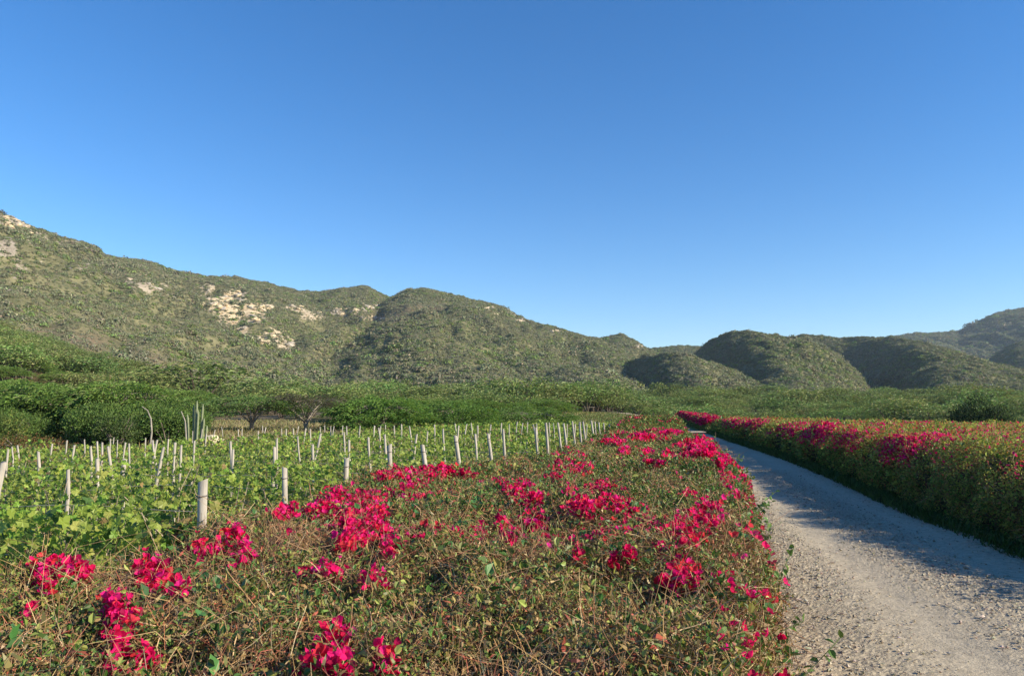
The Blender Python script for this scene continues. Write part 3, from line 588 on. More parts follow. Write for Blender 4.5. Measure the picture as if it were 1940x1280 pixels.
place_tree('broadleaf_shrub', bp(311, 1.7, 2.0, 1500, [[.20, .24, .06], [.14, .19, .05], [.10, .14, .04]], [3, 3, 1], .13), at(15, 33), 33, 1, 0, 'pale yellow green shrub below the dark tree at the left edge', 'shrub')
place_tree('broadleaf_shrub', bp(312, 2.2, 1.9, 1800, [[.10, .15, .05], [.13, .18, .06], [.06, .10, .03]], [3, 2, 2], .14), at(225, 38), 38, 1, 0, 'large leaved green shrub just behind the vineyard stakes on the left', 'shrub')
place_tree('broadleaf_shrub', bp(313, 2.4, 1.2, 1500, [[.22, .11, .05], [.17, .14, .05], [.12, .15, .04]], [3, 3, 2], .10), at(60, 29), 29, 1, 0, 'rust coloured low shrub at the left edge of the vineyard', 'shrub')
place_tree('broadleaf_shrub', bp(314, 1.9, .9, 1200, [[.20, .10, .05], [.16, .14, .05], [.10, .13, .04]], [3, 3, 2], .10), at(120, 28), 28, 1, 0, 'small reddish brown bush among green weeds beyond the vines', 'shrub')
place_tree('broadleaf_shrub', bp(317, 3.6, 2.2, 3000, [[.19, .22, .05], [.14, .18, .04], [.11, .14, .04]], [3, 3, 2], .16), at(1412, 72), 72, 1, 0, 'yellow green round bush just behind the far end of the right hedge', 'shrub', sz=1.3)
place_tree('dark_evergreen', bp(315, 4.6, 5.6, 16000, [[.045, .08, .035], [.06, .10, .045], [.035, .06, .03]], [3, 3, 2], .19, up=.5), at(1858, 57), 57, 1, 0, 'tall dark evergreen tree standing alone behind the right hedge', 'tree')
place_tree('dark_evergreen', bp(316, 4.4, 3.4, 10000, [[.03, .05, .03], [.04, .065, .035]], [3, 2], .18, up=.6), at(1812, 55), 55, 1, 0, 'dark low evergreen leaning against the tall dark tree', 'tree')
place_tree('dark_evergreen', bp(318, 3.6, 4.6, 8000, [[.09, .14, .07], [.11, .17, .08]], [3, 2], .19, up=.9), at(1905, 58), 58, 1, 0, 'grey green bushy tree right of the tall dark one', 'tree')

ub = [bp(330+k, 3.0, 2.2, 2400, [[.12, .20, .05], [.16, .25, .06], [.09, .15, .04]], [3, 2, 2], .17) for k in range(3)]
R = np.random.default_rng(88)
for k in range(40):
    px = R.uniform(-60, 372); y = R.uniform(39, 47); x = at(px, y); s_ = R.uniform(.7, 1.15)
    place_tree('understory_shrub', ub[k % 3], x, y, s_, R.uniform(0, 6.28), 'dense green shrub filling the foot of the wood edge behind the left vines', 'shrub', 'shrubs along the left wood edge')
# columnar cactus clump and bare leaning trunks
e = obj('columnar_cactus', None, label='clump of tall grey green columnar cactus at the wood edge', cat='cactus'); e.location = (at(372, 36), 36, G(at(372, 36), 36))
for (dx, dz, h, lean) in [(-.30, 0, 1.9, -.10), (-.12, .1, 2.35, -.03), (.02, 0, 2.55, .0), (.12, -.1, 2.1, .02), (.24, .05, 2.4, .03), (.34, 0, 1.7, .06), (-.42, .1, 1.6, -.18), (.45, .1, 1.35, .10)]:
    a = Acc(); sides = 12; ang = np.arange(sides)*2*math.pi/sides; zz = np.linspace(-.1, h, 10); V = []
    for z in zz:
        r = .045*(1 if z < h-.15 else math.sqrt(max(.05, 1-((z-h+.15)/.15)**2))); rr = r*(1+.22*(np.arange(sides) % 2)); c0 = np.array([dx+lean*z*z/3, dz, z])
        V.append(c0+np.stack([rr*np.cos(ang), rr*np.sin(ang), 0*ang], 1))
    f = [[i*sides+j, i*sides+(j+1) % sides, (i+1)*sides+(j+1) % sides, (i+1)*sides+j] for i in range(9) for j in range(sides)]
    a.add(np.vstack(V), [np.array(f), np.array([[9*sides+j for j in range(sides)]])], (.20, .23, .13)); obj('cactus_column', a.mesh('cactus_column', True), M_CACT, e)
def bare(px, y, pts, lab):
    a = Acc(); x = at(px, y); tube(a, pts, np.linspace(.045, .018, len(pts)), 7, (.30, .27, .22))
    obj('bare_trunk', a.mesh('bare_trunk'), M_BARK, label=lab, cat='dead trunk').location = (x, y, G(x, y))
bare(285, 31, [(0, 0, -.1), (.06, 0, .6), (.10, 0, 1.2), (.04, 0, 1.75), (-.12, 0, 2.1), (-.35, 0, 2.25)], 'tall pale bare trunk bending left at its top, behind the stakes')
0 and bare(332, 33, [(0, 0, -.1), (-.06, 0, .7), (-.2, 0, 1.4), (-.28, 0, 1.9)], 'thin grey leaning trunk left of the cactus clump')
bare(356, 34, [(0, 0, -.1), (-.02, 0, .8), (-.1, 0, 1.6), (-.3, 0, 2.05)], 'curved grey trunk touching the left side of the cactus clump')
0 and bare(262, 36, [(0, 0, -.1), (-.12, 0, .7), (-.3, 0, 1.2), (-.42, 0, 1.7)], 'pale stem leaning left at the dark wood edge')
# cream boulders in the dry field
def boulder(px, py, y, w_, h_, lab):
    me = rock_mesh(7+int(px) % 5); me.materials.append(M_STONE); o = obj('boulder', me, None, label=lab, cat='boulder')
    c = me.attributes['col']; arr = np.ones((len(me.vertices), 4), np.float32); arr[:, :3] = (.62, .54, .36); c.data.foreach_set('color', arr.ravel())
    x = at(px, y); o.location = (x, y, CZ+float(ray(px, py)[1])*y); o.scale = (w_, w_*.7, h_)
boulder(402, 832, 37, .38, .30, 'cream coloured boulder in the dry field behind the vines'); boulder(466, 832, 37, .12, .13, 'small cream stone right of the cream boulder')
# low open shelter and a pale drum near the far road
def box(acc, c0, c1, col):
    x0, y0, z0 = c0; x1, y1, z1 = c1
    V = np.array([[x, y, z] for z in (z0, z1) for (x, y) in ((x0, y0), (x1, y0), (x1, y1), (x0, y1))], float)
    acc.add(V, [np.array([[3, 2, 1, 0], [4, 5, 6, 7], [0, 1, 5, 4], [1, 2, 6, 5], [2, 3, 7, 6], [3, 0, 4, 7]])], col)
y = 128; x = at(1114, y); e = obj('open_shelter', None, label='small low open shelter with pale flat roof among the far trees', cat='shelter'); e.location = (x, y, G(x, y)); e.scale = (.85, .85, .55)
a = Acc(); box(a, (-1.3, -1, 1.55), (1.3, 1, 1.66), (.42, .38, .32)); obj('roof', a.mesh('roof'), M_BARK, e)
for px_, py_ in ((-1.1, -.8), (1.1, -.8), (-1.1, .8), (1.1, .8)):
    a = Acc(); tube(a, [(px_, py_, -.1), (px_, py_, 1.56)], .05, 6, (.2, .16, .12)); obj('post', a.mesh('post'), M_BARK, e)
y = 92; x = at(1327, y); a = Acc(); tube(a, [(0, 0, 0), (0, 0, .05), (0, 0, .4), (0, 0, .85), (0, 0, .9)], [.28, .31, .31, .31, .28], 14, (.62, .68, .74))
obj('water_drum', a.mesh('water_drum', False), M_STONE, label='small pale blue drum in the shade beside the far road', cat='drum').location = (x, y, G(x, y)+.3)

# ---------------------------------------------------------------- vineyard
R = np.random.default_rng(31)
END = [(388, 910, 4.2, .040), (543, 886, 6.2, .036), (658, 868, 7.9, .044), (740, 842, 9.0, .045), (801, 843, 9.8, .046), (863, 825, 10.8, .046), (925, 821, 12.0, .042), (953, 813, 13.2, .036), (1015, 810, 14.5, .036),
       (1034, 801, 16.0, .042), (1057, 800, 17.2, .038), (1068, 802, 18.4, .038), (1084, 798, 19.6, .034), (1098, 799, 20.8, .046), (1104, 798, 22.0, .044), (1120, 796, 23.5, .046), (1127, 799, 25.0, .036), (1134, 800, 26.8, .040), (1143, 801, 28.6, .044), (1154, 803, 31, .04), (1160, 804, 33, .04), (1168, 804, 35, .04)]
DIR = norm(np.array([-1, .20])); bound = lambda x: itp(x, [(-30, 22), (-17, 24), (-9.8, 25), (-6, 30), (-3, 35), (4, 37)])
def stake(px, top, y, r, lab, group=None, lean=0., bend=0., twist=0., wire=False):
    x = at(px, y); g = float(G(x, y)); zt = CZ+float(ray(px, top)[1])*y; h = zt-g; a = Acc(); n = 7; R_ = np.random.default_rng(int(px*13+top))
    ts = np.linspace(-.15, h, n); k = ts/h
    P = np.stack([-lean*(1-k)*-1*h*0+lean*(k-1)*h+bend*np.sin(k*3.1)*r+R_.normal(size=n)*r*(.22 if r < .033 else .08), R_.normal(size=n)*r*.1, ts], 1)
    rad = r*.74*(1.08-.16*k)*(1+.06*R_.normal(size=n)); tube(a, P, rad, 9, (.50, .45, .40))
    V = a.V[0]; V[-9:, 2] += .3*r*np.cos(np.arange(9)*.7+px); cv = 1+.10*R_.normal(size=(len(V), 1)); a.C[0] = np.clip(np.array([.39, .355, .295])*cv, .1, .8)
    o = obj('vineyard_stake', a.mesh('vineyard_stake', True), M_STAKE, label=lab, cat='stake', group=group); o.location = (x, y, g)
    if wire:
        w = Acc(); zz = wire if isinstance(wire, float) else h-.10; i = np.interp(zz, ts, P[:, 0]); an = np.linspace(0, 2*math.pi, 13); tube(w, np.stack([i+np.cos(an)*r*.76, np.sin(an)*r*.76, zz+.003*an], 1), .004, 5, (.12, .10, .09), False); obj('wire_tie', w.mesh('wire_tie'), M_WIRE, o)
    return x, y
ELAB = ['thick pale stake with a wire tie, nearest stake, beside the flowering hedge', 'second thick stake along the hedge edge, behind a magenta flower mass', 'short blunt stake half hidden by magenta flowers at the hedge edge',
        'stocky grey stake just right of the short blunt one', 'leaning rounded pale stake, fifth along the hedge edge', 'tall straight stake behind the red flowers at the hedge middle', 'thick cream stake leaning left, seventh along the hedge edge',
        'slender leaning stake right behind the seventh hedge edge stake']
rows_ = []
for i, (px, tp, y, r) in enumerate(END):
    lab = ELAB[i] if i < 8 else 'pale leaning end stake in the close line running away beside the hedge'
    x, y = stake(px, tp, y, r*.92, lab, None if i < 8 else 'end stakes in line beside the hedge', lean=-.05-.07*(i > 3)*R.random()-.05*(i in (0, 4, 6)), bend=R.uniform(-.5, .5), wire=(i < 7)); rows_.append((x, y))
rows_ = [(-2.75, 3.3)]+rows_
NEAR = [(13, 876, 6.6, .036, 'thick weathered stake at the left edge with a dark wire band'), (78, 855, 11, .030, 'crooked whitish stake between the two left edge stakes'), (136, 890, 7.6, .026, 'blunt brownish grey stake among vines on the left'),
        (189, 868, 9.2, .034, 'forked whitish stake wrapped by vine, left of its twin'), (241, 869, 9.8, .032, 'ragged whitish stake wrapped by vine, right of its twin'), (445, 851, 9.6, .024, 'thin dark sided stake rising through dark vine leaves'),
        (523, 846, 10.5, .030, 'crooked stake leaning left above the second thick stake'), (594, 842, 11.0, .026, 'greyish stake between the second and third thick stakes'), (662, 833, 13, .028, 'pale stake directly behind the short blunt one')]
for (px, tp, y, r, lab) in NEAR: stake(px, tp, y, r, lab, None, lean=R.uniform(-.05, .03), bend=R.uniform(-1.5, 1.5), wire=(px < 20) and .95)
FARS = [(130, 834), (103, 840), (37, 843), (28, 846), (21, 850), (145, 843), (163, 832), (175, 845), (186, 836), (198, 838), (212, 831), (208, 845), (219, 828), (226, 833), (240, 838), (248, 840), (279, 829), (292, 834), (301, 833), (312, 847), (322, 831), (334, 838),
        (345, 843), (367, 816), (371, 835), (385, 812), (393, 822), (409, 814), (421, 808), (438, 836), (452, 813), (460, 812), (491, 816), (498, 806), (505, 809), (527, 830), (535, 811), (543, 812), (556, 811), (567, 807), (564, 826), (580, 811), (588, 812),
        (607, 808), (609, 821), (616, 805), (627, 807), (633, 807), (650, 806), (652, 818), (657, 807), (683, 806), (700, 828), (711, 806), (718, 810), (722, 807), (731, 804), (729, 823), (747, 806), (762, 803), (776, 807), (790, 822), (811, 817), (840, 812), (823, 804),
        (862, 802), (870, 806), (884, 803), (893, 801), (899, 822), (905, 806), (930, 804), (950, 801), (965, 803), (980, 799), (990, 801), (999, 800), (1010, 803), (1016, 802), (1040, 800), (1048, 801), (1075, 803), (1090, 803), (1112, 803)]
for k, (px, tp) in enumerate(FARS):
    y = 14.
    for _ in range(30): y = .5*y+.5*float(np.clip((CZ-(1.28+float(G(at(px, y), y))))/max(-float(ray(px, tp)[1]), .012), 9, 33))
    left = px < 400
    stake(px, tp, y, R.uniform(.020, .030), 'thin crooked pale stake in the crowd of stakes at the far left of the vineyard' if left else 'thin crooked pale stake standing in the far vine rows in the middle',
          'thin stakes at the far left' if left else 'thin stakes in the far vine rows', lean=R.uniform(-.08, .08), bend=R.uniform(-2.5, 2.5))
VG = [[.33, .42, .07], [.24, .36, .06], [.37, .43, .10], [.10, .175, .04], [.34, .26, .10]]
def ordinal(k): return ['nearest', 'second', 'third', 'fourth', 'fifth', 'sixth', 'seventh', 'eighth', 'ninth', 'tenth', 'eleventh', 'twelfth', 'thirteenth', 'fourteenth', 'fifteenth', 'sixteenth', 'seventeenth', 'eighteenth', 'nineteenth', 'twentieth', 'twenty first', 'twenty second', 'twenty third'][k]
for k, (x0, y0) in enumerate(rows_):
    R = np.random.default_rng(400+k); Ln = 0
    while True:
        xx, yy = x0+DIR[0]*Ln, y0+DIR[1]*Ln
        if yy > bound(xx) or xx < -yy*.80-3: break
        Ln += .5
    if Ln < 1.5: continue
    e = obj('vine_row', None, label='green leafy grape vine row on wires, %s row counted from the camera' % ordinal(k), cat='vine row', group='grape vine rows'); e.location = (x0, y0, G(x0, y0))
    near = y0 < 8; dens = 980 if y0 < 6 else 620 if near else 330 if y0 < 13 else 230; n = int(Ln*dens); s = R.random(n)*Ln
    X0 = x0+DIR[0]*s; Y0 = y0+DIR[1]*s; den = .5+.5*fbm(s*.7, s*0+k, 3, 60); off = .30*np.clip(R.normal(size=n)*.8, -1.5, 1.5); zz = R.random(n)**.75
    hgt = .97+.22*fbm(s*.9, s*0+k*3, 3, 61); Z0 = .16+zz*(hgt-.1)+(R.random(n) < .03)*R.random(n)*.25; off = off*(1.15-.45*zz)
    if k == 0: hgt = hgt; off = off*1.3
    gap = (k <= 2) & (fbm(s*.45, s*0+k*5, 2, 63) < -.18) & (Z0 > .45); keep = (R.random(n) < .35+.8*den) & ~((gap) & (R.random(n) < .75)); X0, Y0, off, Z0, s = X0[keep], Y0[keep], off[keep], Z0[keep], s[keep]; n = len(s)
    X1 = X0-DIR[1]*off*-1; Y1 = Y0-DIR[0]*off; P = np.stack([X1, Y1, Z0+G(X1, Y1)], 1)-np.array(e.location)
    dist = np.hypot(X1, Y1); Lf = np.maximum(.057, .0039*dist)*R.uniform(.6, 1.25, n)
    nn = np.stack([DIR[1]*off*3, -DIR[0]*off*-3, np.full(n, .5)], 1)+.75*R.normal(size=(n, 3)); D = rnd(R, n)-[0, 0, .35]
    cc = pal(R, n, VG, [5, 4, 3, 2, .5], .18); dry = fbm(X1*.35, Y1*.5, 2, 66) > .42; cc[dry & (R.random(n) < .5)] = [.26, .17, .09]
    a = Acc(); m = dist < 13
    if m.any(): a.addk(leaves(P[m], D[m], nn[m], Lf[m], Lf[m], T_VINE), cc[m])
    if (~m).any(): a.addk(leaves(P[~m], D[~m], nn[~m], Lf[~m], Lf[~m]*.9, T_LEAF), cc[~m])
    obj('foliage', a.mesh('foliage'), M_VINE, e)
    ns = int(Ln*(7 if near else 3)); s2 = R.random(ns)*Ln; Xs = x0+DIR[0]*s2; Ys = y0+DIR[1]*s2; a = Acc()
    a.addk(twigs(np.stack([Xs, Ys, G(Xs, Ys)+.0], 1)-np.array(e.location), np.tile([0, 0, 1.], (ns, 1))+.15*R.normal(size=(ns, 3)), rnd(R, ns), R.uniform(.6, 1.15, ns), .009, R.uniform(-.3, .3, ns), 5), np.tile([[.30, .24, .17]], (ns, 1)))
    obj('stems', a.mesh('stems'), M_TWIG, e, kind='stuff')
    if y0 < 16:
        for wz in (.55, .88):
            a = Acc(); sw = np.linspace(0, min(Ln, 14), 30); sag = .03*np.sin(sw*2.2); Xs = x0+DIR[0]*sw; Ys = y0+DIR[1]*sw
            tube(a, np.stack([Xs, Ys, G(Xs, Ys)+wz-sag], 1)-np.array(e.location), .0028 if y0 > 4 else .0035, 5, (.42, .38, .33)); obj('wire', a.mesh('wire'), M_WIRE, e)
# weeds and dry grass
def grass(name, x, y, L, cols, w, lab, seed, up=1.2, wd=.012):
    R = np.random.default_rng(seed); n = len(x); P = np.stack([x, y, G(x, y)-.01], 1); D = R.normal(size=(n, 3))*.5+[0, 0, up]; a = Acc()
    a.addk(leaves(P, D, rnd(R, n), L, wd, T_CURL), pal(R, n, cols, w, .2)); obj(name, a.mesh(name), M_GRASS, kind='stuff', label=lab, cat='grass')
R = np.random.default_rng(61)
n = 90000; y = 2.5+R.random(n)**.8*32; x = itp(y, LH_L)-.1-R.random(n)*np.minimum(24, y*.9+2); m = y < bound(x)+3; x, y = x[m], y[m]; d = np.hypot(x, y)
grass('vineyard_weeds', x, y, R.uniform(.10, .32, len(x)), [[.13, .18, .045], [.20, .19, .07], [.27, .17, .09], [.08, .13, .03]], [4, 2, 1.2, 2], 'mixed green weeds growing under the vine rows', 62, wd=np.maximum(.02, .0016*d))
n = 60000; y = 25+R.random(n)*58; x = R.uniform(-1, .1, n)*y*.8+3; m = (y > bound(x)) & (x < itp(y, TRK)-3); x, y = x[m], y[m]
patch = fbm(x*.2, y*.2, 3, 64); 
grass('dry_grass', x, y, R.uniform(.15, .45, len(x)), [[.34, .29, .15], [.27, .25, .12], [.20, .22, .08], [.30, .21, .12]], [3, 3, 3, 1], 'dry straw coloured grass on the field before the trees', 65, wd=.06)
n = 26000; y = 41+R.random(n)*60; x = itp(y, TRK)-2.2-R.random(n)*22; grass('green_grass', x, y, R.uniform(.15, .4, n), [[.14, .20, .05], [.20, .22, .08], [.22, .15, .08], [.09, .14, .04]], [4, 3, 1, 2], 'green grass and herbs on the field left of the far road', 67, wd=.07)
n = 30000; y = 82+R.random(n)*58; x = R.uniform(-28, 1, n); x = itp(y, TRK)-2.6+x; m = y < 141; grass('tall_grass', x[m], y[m], R.uniform(.12, .32, m.sum()), [[.17, .22, .07], [.24, .25, .10], [.30, .21, .10], [.12, .17, .05]], [4, 3, 2, 2], 'rough olive grass on the rise inside the bend of the far road', 69, wd=.12)
n = 26000; y = 3+R.random(n)**1.3*50; x = itp(y, RH_L)-.28+np.abs(R.normal(size=n))*.22-.12*(R.random(n) < .3); grass('verge_grass', x, y, R.uniform(.04, .13, n)*(1+y/30), [[.06, .11, .025], [.10, .15, .04], [.05, .08, .02]], [4, 3, 2], 'short green grass along the foot of the right hedge', 68, wd=.012+.0006*y)

# ---------------------------------------------------------------- bougainvillea hedges
def flowers(acc, C, R, per=3, L=.030, tint=None, up=None):
    """one blossom = three papery bracts round an axis"""
    n = len(C); ax = norm((np.array([.15, -.35, .75]) if up is None else up)+.75*R.normal(size=(n, 3))); ref = rnd(R, n); s = norm(np.cross(ax, ref)); u = np.cross(s, ax)
    c0 = pal(R, n, [[.86, .014, .15], [.68, .010, .095], [.90, .025, .24], [.46, .008, .08], [.80, .05, .07]], [5, 3, 3, 2, 1.6], .16)
    if tint is not None: c0 = c0*tint
    Lf = L*R.uniform(.7, 1.25, n)
    for k in range(per):
        a = k*2*math.pi/per+R.uniform(-.2, .2, n); D = ax*.75+np.cos(a)[:, None]*s+np.sin(a)[:, None]*u; N = np.cross(D, np.cross(ax, D)); N = norm(N+.25*R.normal(size=N.shape))
        acc.addk(leaves(C, D, N, Lf, Lf*1.05, T_BRACT), c0*(1+.1*R.normal(size=(n, 1))))
DRY = [[.24, .165, .06], [.16, .145, .045], [.13, .19, .045], [.36, .25, .11], [.07, .145, .03], [.36, .10, .06], [.26, .29, .07]]
def hedge_build(H, root, R, rings, colw, twigd, view=None, mat=None, shaggy=.2, gain=1.):
    lf = Acc(); tw = Acc()
    for (a, b, dens, L0) in rings:
        P, N = H.sample(R, a, b, dens)
        if view is not None: m = view(P); P, N = P[m], N[m]
        pn = fbm(P[:, 0]*2.6, P[:, 1]*2.6+P[:, 2]*2.6, 4, 81, .7); m = R.random(len(P)) < np.clip(.80+3.0*pn, .06, 1); P, N = P[m], N[m]; n = len(P)
        depth = R.random(n)**1.6*.13; P = P-N*depth[:, None]+R.normal(size=(n, 3))*.02+N*(.05*R.random(n)*(R.random(n) < shaggy*1.5))[:, None]*(1+2*(shaggy > .3))
        grn_ = fbm(P[:, 0]*1.1+9, P[:, 1]*1.1, 3, 83); D = rnd(R, n)+N*.3; NN = N*.9+rnd(R, n)+[.2, -.2, 0]
        W_ = np.array([colw(P, grn_)]).reshape(n, -1); W_ = W_/W_.sum(1, keepdims=True); cum = W_.cumsum(1); ci = (R.random((n, 1)) > cum).sum(1).clip(0, 6)
        c = gain*np.array(DRY)[ci]*(1+.22*R.normal(size=(n, 1)))*(1+.07*R.normal(size=(n, 3)))
        curly = (ci != 4) & (ci != 6); Lf = L0*np.exp(.30*R.normal(size=n)); wd = np.where(curly, .34, .62)*Lf
        m = curly; lf.addk(leaves(P[m], D[m], NN[m], Lf[m]*1.1, wd[m], T_CURL if a < 9 else T_DIAM), np.clip(c[m], .01, .8)); lf.addk(leaves(P[~m], D[~m], NN[~m], Lf[~m], wd[~m], T_LEAF if a < 9 else T_DIAM), np.clip(c[~m], .01, .8))
    for (a, b, dens, L0, r0) in twigd:
        P, N = H.sample(R, a, b, dens)
        if view is not None: m = view(P); P, N = P[m], N[m]
        n = len(P); P = P-N*(.02+.09*R.random((n, 1))); D = rnd(R, n)+N*.25; c = pal(R, n, [[.34, .21, .10], [.25, .155, .08], [.48, .35, .19], [.34, .12, .07], [.16, .11, .07]], [4, 3, 2, 1.5, 2], .15)
        tw.addk(twigs(P, D, rnd(R, n), L0*np.exp(.45*R.normal(size=n)), r0*R.uniform(.6, 1.5, n), R.uniform(-1.5, 1.5, n), 4), np.clip(c, .02, .8))
    obj('foliage', lf.mesh('foliage'), mat or M_LEAF, root)
    if tw.V: obj('twigs', tw.mesh('twigs'), M_TWIG, root)
R = np.random.default_rng(500)
left = obj('bougainvillea_hedge', None, label='wide tangled hedge of dry twigs and magenta bougainvillea left of the road', cat='hedge'); left.location = (0, 0, 0)
H1.core('shade_core', M_CORE, left, (.045, .033, .02), .23)
def cw1(P, g):
    y = P[:, 1]; n = len(y); near = 1-ss(y, 2.5, 7); w = np.zeros((n, 7)); gg = np.clip(.5+1.3*g, 0, 1)
    far = ss(y, 24, 32); w[:, 0] = 2.4+2.2*near; w[:, 1] = 3.4; w[:, 2] = 3.2+3*gg+3*far+2*(1-near); w[:, 3] = 1.0+2.0*near; w[:, 4] = 1.2+6*gg*(1-.3*near)+4*far+3*(P[:, 0] > itp(P[:, 1], LH_R)-.35); w[:, 5] = 1.6+1.0*ss(y, 8, 25); w[:, 6] = 2.6+2.2*gg; return w
vis1 = lambda P: ~((P[:, 0] > itp(P[:, 1], LH_R)-.05) & (P[:, 2] < .25)) | (P[:, 1] < 12)
hedge_build(H1, left, R, [(.6, 4.2, 15000, .021), (4.2, 8, 9500, .026), (8, 15, 4200, .037), (15, 26, 1500, .062), (26, 42, 700, .095)], cw1,
            [(.6, 4.2, 5200, .065, .0017), (4.2, 8, 1500, .07, .0020), (8, 15, 260, .10, .003)])
# longer bare shoots and larger leaves near the camera
a = Acc(); P, N = H1.sample(R, 1.2, 7, 14); n = len(P); a.addk(twigs(P-N*.05, rnd(R, n)*[1, 1, .3]+N*.1, rnd(R, n), R.uniform(.07, .20, n), R.uniform(.0018, .0034, n), R.uniform(-1.4, 1.4, n), 8), pal(R, n, [[.40, .27, .15], [.30, .14, .08], [.44, .33, .20]], [4, 2, 3], .1))
obj('long_shoots', a.mesh('long_shoots'), M_TWIG, left, kind='stuff')
a = Acc(); P, N = H1.sample(R, 1.2, 9, 90); m = fbm(P[:, 0]*1.7, P[:, 1]*1.7, 2, 90) > -.05; P, N = P[m], N[m]; n = len(P)
a.addk(leaves(P+N*.01, rnd(R, n)+N*.2, N+.6*rnd(R, n), R.uniform(.035, .062, n), R.uniform(.035, .05, n), T_LEAF), pal(R, n, [[.05, .14, .035], [.08, .19, .05], [.13, .20, .06]], [3, 3, 1], .15)); obj('large_leaves', a.mesh('large_leaves'), M_LEAF, left)
# upright green shoots along the road edge
a = Acc()
for k in range(70):
    y = R.uniform(2.2, 16); x = float(itp(y, LH_R))-R.uniform(-.02, .25); z0 = .75+R.random()*.25; hh = R.uniform(.05, .15); m = 9; tq = np.linspace(0, 1, m); P = np.stack([x+.10*tq*R.uniform(0, 1.5)+0*tq, y+0*tq, z0+hh*tq], 1)
    D = rnd(R, m)+[.2, 0, .3]; a.addk(leaves(P, D, rnd(R, m)+[0, 0, .8], .035, .025, T_LEAF), pal(R, m, [[.10, .20, .04], [.14, .24, .06]], [1, 1])); tube(a, P, .002, 3, (.2, .25, .1), False)
obj('green_shoots', a.mesh('green_shoots'), M_LEAF, left, kind='stuff')
CL = [(110, 1085, 45, 20), (150, 1090, 22, 16), (82, 1100, 22, 12), (92, 1125, 12, 10), (58, 1165, 12, 12), (285, 1085, 26, 22), (300, 1110, 34, 14), (335, 1115, 20, 15), (222, 1145, 24, 30), (240, 1178, 24, 26), (232, 1205, 26, 16), (226, 1238, 22, 22), (280, 1262, 16, 18),
      (637, 1218, 26, 22), (592, 1262, 16, 16), (640, 1268, 36, 16), (728, 1252, 22, 22), (352, 994, 26, 10), (440, 1014, 30, 10), (395, 1045, 36, 10), (460, 1055, 20, 20), (500, 958, 32, 18), (545, 965, 30, 22), (590, 940, 32, 14), (640, 945, 36, 16), (600, 970, 30, 16), (655, 985, 30, 20),
      (700, 955, 36, 16), (680, 1015, 28, 22), (715, 985, 22, 16), (738, 1035, 18, 22), (660, 1030, 20, 14), (620, 1088, 28, 12), (570, 1090, 11, 10), (708, 1103, 18, 18), (668, 903, 16, 6), (725, 905, 22, 7), (760, 900, 22, 9), (800, 893, 26, 10), (845, 887, 26, 10), (830, 900, 30, 8),
      (790, 915, 24, 8), (950, 915, 14, 7), (985, 925, 26, 13), (1005, 945, 30, 14), (965, 935, 18, 12), (1012, 985, 24, 12), (1020, 1005, 18, 12), (965, 1025, 11, 6), (950, 990, 12, 8), (1078, 935, 14, 12), (1110, 960, 26, 12), (1130, 930, 18, 10), (1145, 922, 16, 9), (1150, 945, 18, 8),
      (1175, 958, 22, 11), (1100, 975, 16, 8), (1078, 968, 14, 7), (1290, 1008, 44, 13), (1300, 1028, 34, 14), (1248, 1043, 10, 10), (1290, 1080, 26, 14), (1300, 1105, 30, 14), (1262, 1112, 26, 8), (1374, 1106, 18, 9), (1318, 845, 30, 10), (1345, 855, 26, 8), (1325, 862, 30, 6), (1365, 878, 14, 6),
      (1408, 915, 14, 12), (1400, 938, 24, 10), (1422, 950, 12, 8), (1340, 965, 26, 10), (1320, 985, 22, 10), (1418, 995, 16, 12), (1408, 975, 14, 8), (1160, 840, 22, 6), (1185, 857, 10, 7), (1225, 857, 9, 6), (1240, 880, 18, 5), (1262, 863, 10, 5), (1300, 940, 16, 7), (1352, 995, 14, 7),
      (1440, 1080, 8, 8), (1450, 1110, 12, 9), (1446, 1092, 7, 9), (1468, 1160, 10, 9), (1475, 1190, 8, 7), (1490, 1235, 9, 9), (1500, 1250, 8, 10), (1095, 1060, 8, 6), (1165, 1070, 8, 6), (1190, 1060, 7, 6), (1050, 905, 12, 5), (880, 900, 14, 6), (1215, 830, 24, 5), (1270, 822, 20, 5), (1385, 905, 12, 6)]
blank = 0
for k, (qx, qy, ax, ay) in enumerate(CL):
    Rk = np.random.default_rng(700+k); P0, h0 = march(np.array([qx]), np.array([qy]), H1)
    for step in range(9):
        if h0[0] and P0[0, 2] > .35: break
        qx -= 7; P0, h0 = march(np.array([qx]), np.array([qy]), H1)
    if not (h0[0] and P0[0, 2] > .35): blank += 1; continue
    d = P0[0, 1]; K = int(np.clip(ax*ay*3.14*(d/F)**2/.00011, 16, 1100)); q = Rk.normal(size=(K, 2))*.64; r = np.linalg.norm(q, axis=1); q = q[r < 1.15]
    rx_, ry_ = qx+q[:, 0]*ax, qy+q[:, 1]*ay; P, hit = march(rx_, ry_, H1, max(1.1, d*.75), 60, 62); P = P[hit & (P[:, 2] > .3)]
    P = P[np.abs(P[:, 1]-d) < .5+d*.12]
    if len(P) < 3: blank += 1; continue
    P = P+[0, -.01, .015]+Rk.normal(size=P.shape)*[.012, .012, .018]; ctr = P.mean(0); acc = Acc(); flowers(acc, P-ctr, Rk, 3, max(.023, .0036*d)); o = obj('flower_cluster', acc.mesh('flower_cluster'), M_BRACT, left); o.location = ctr
print('clusters missed', blank)
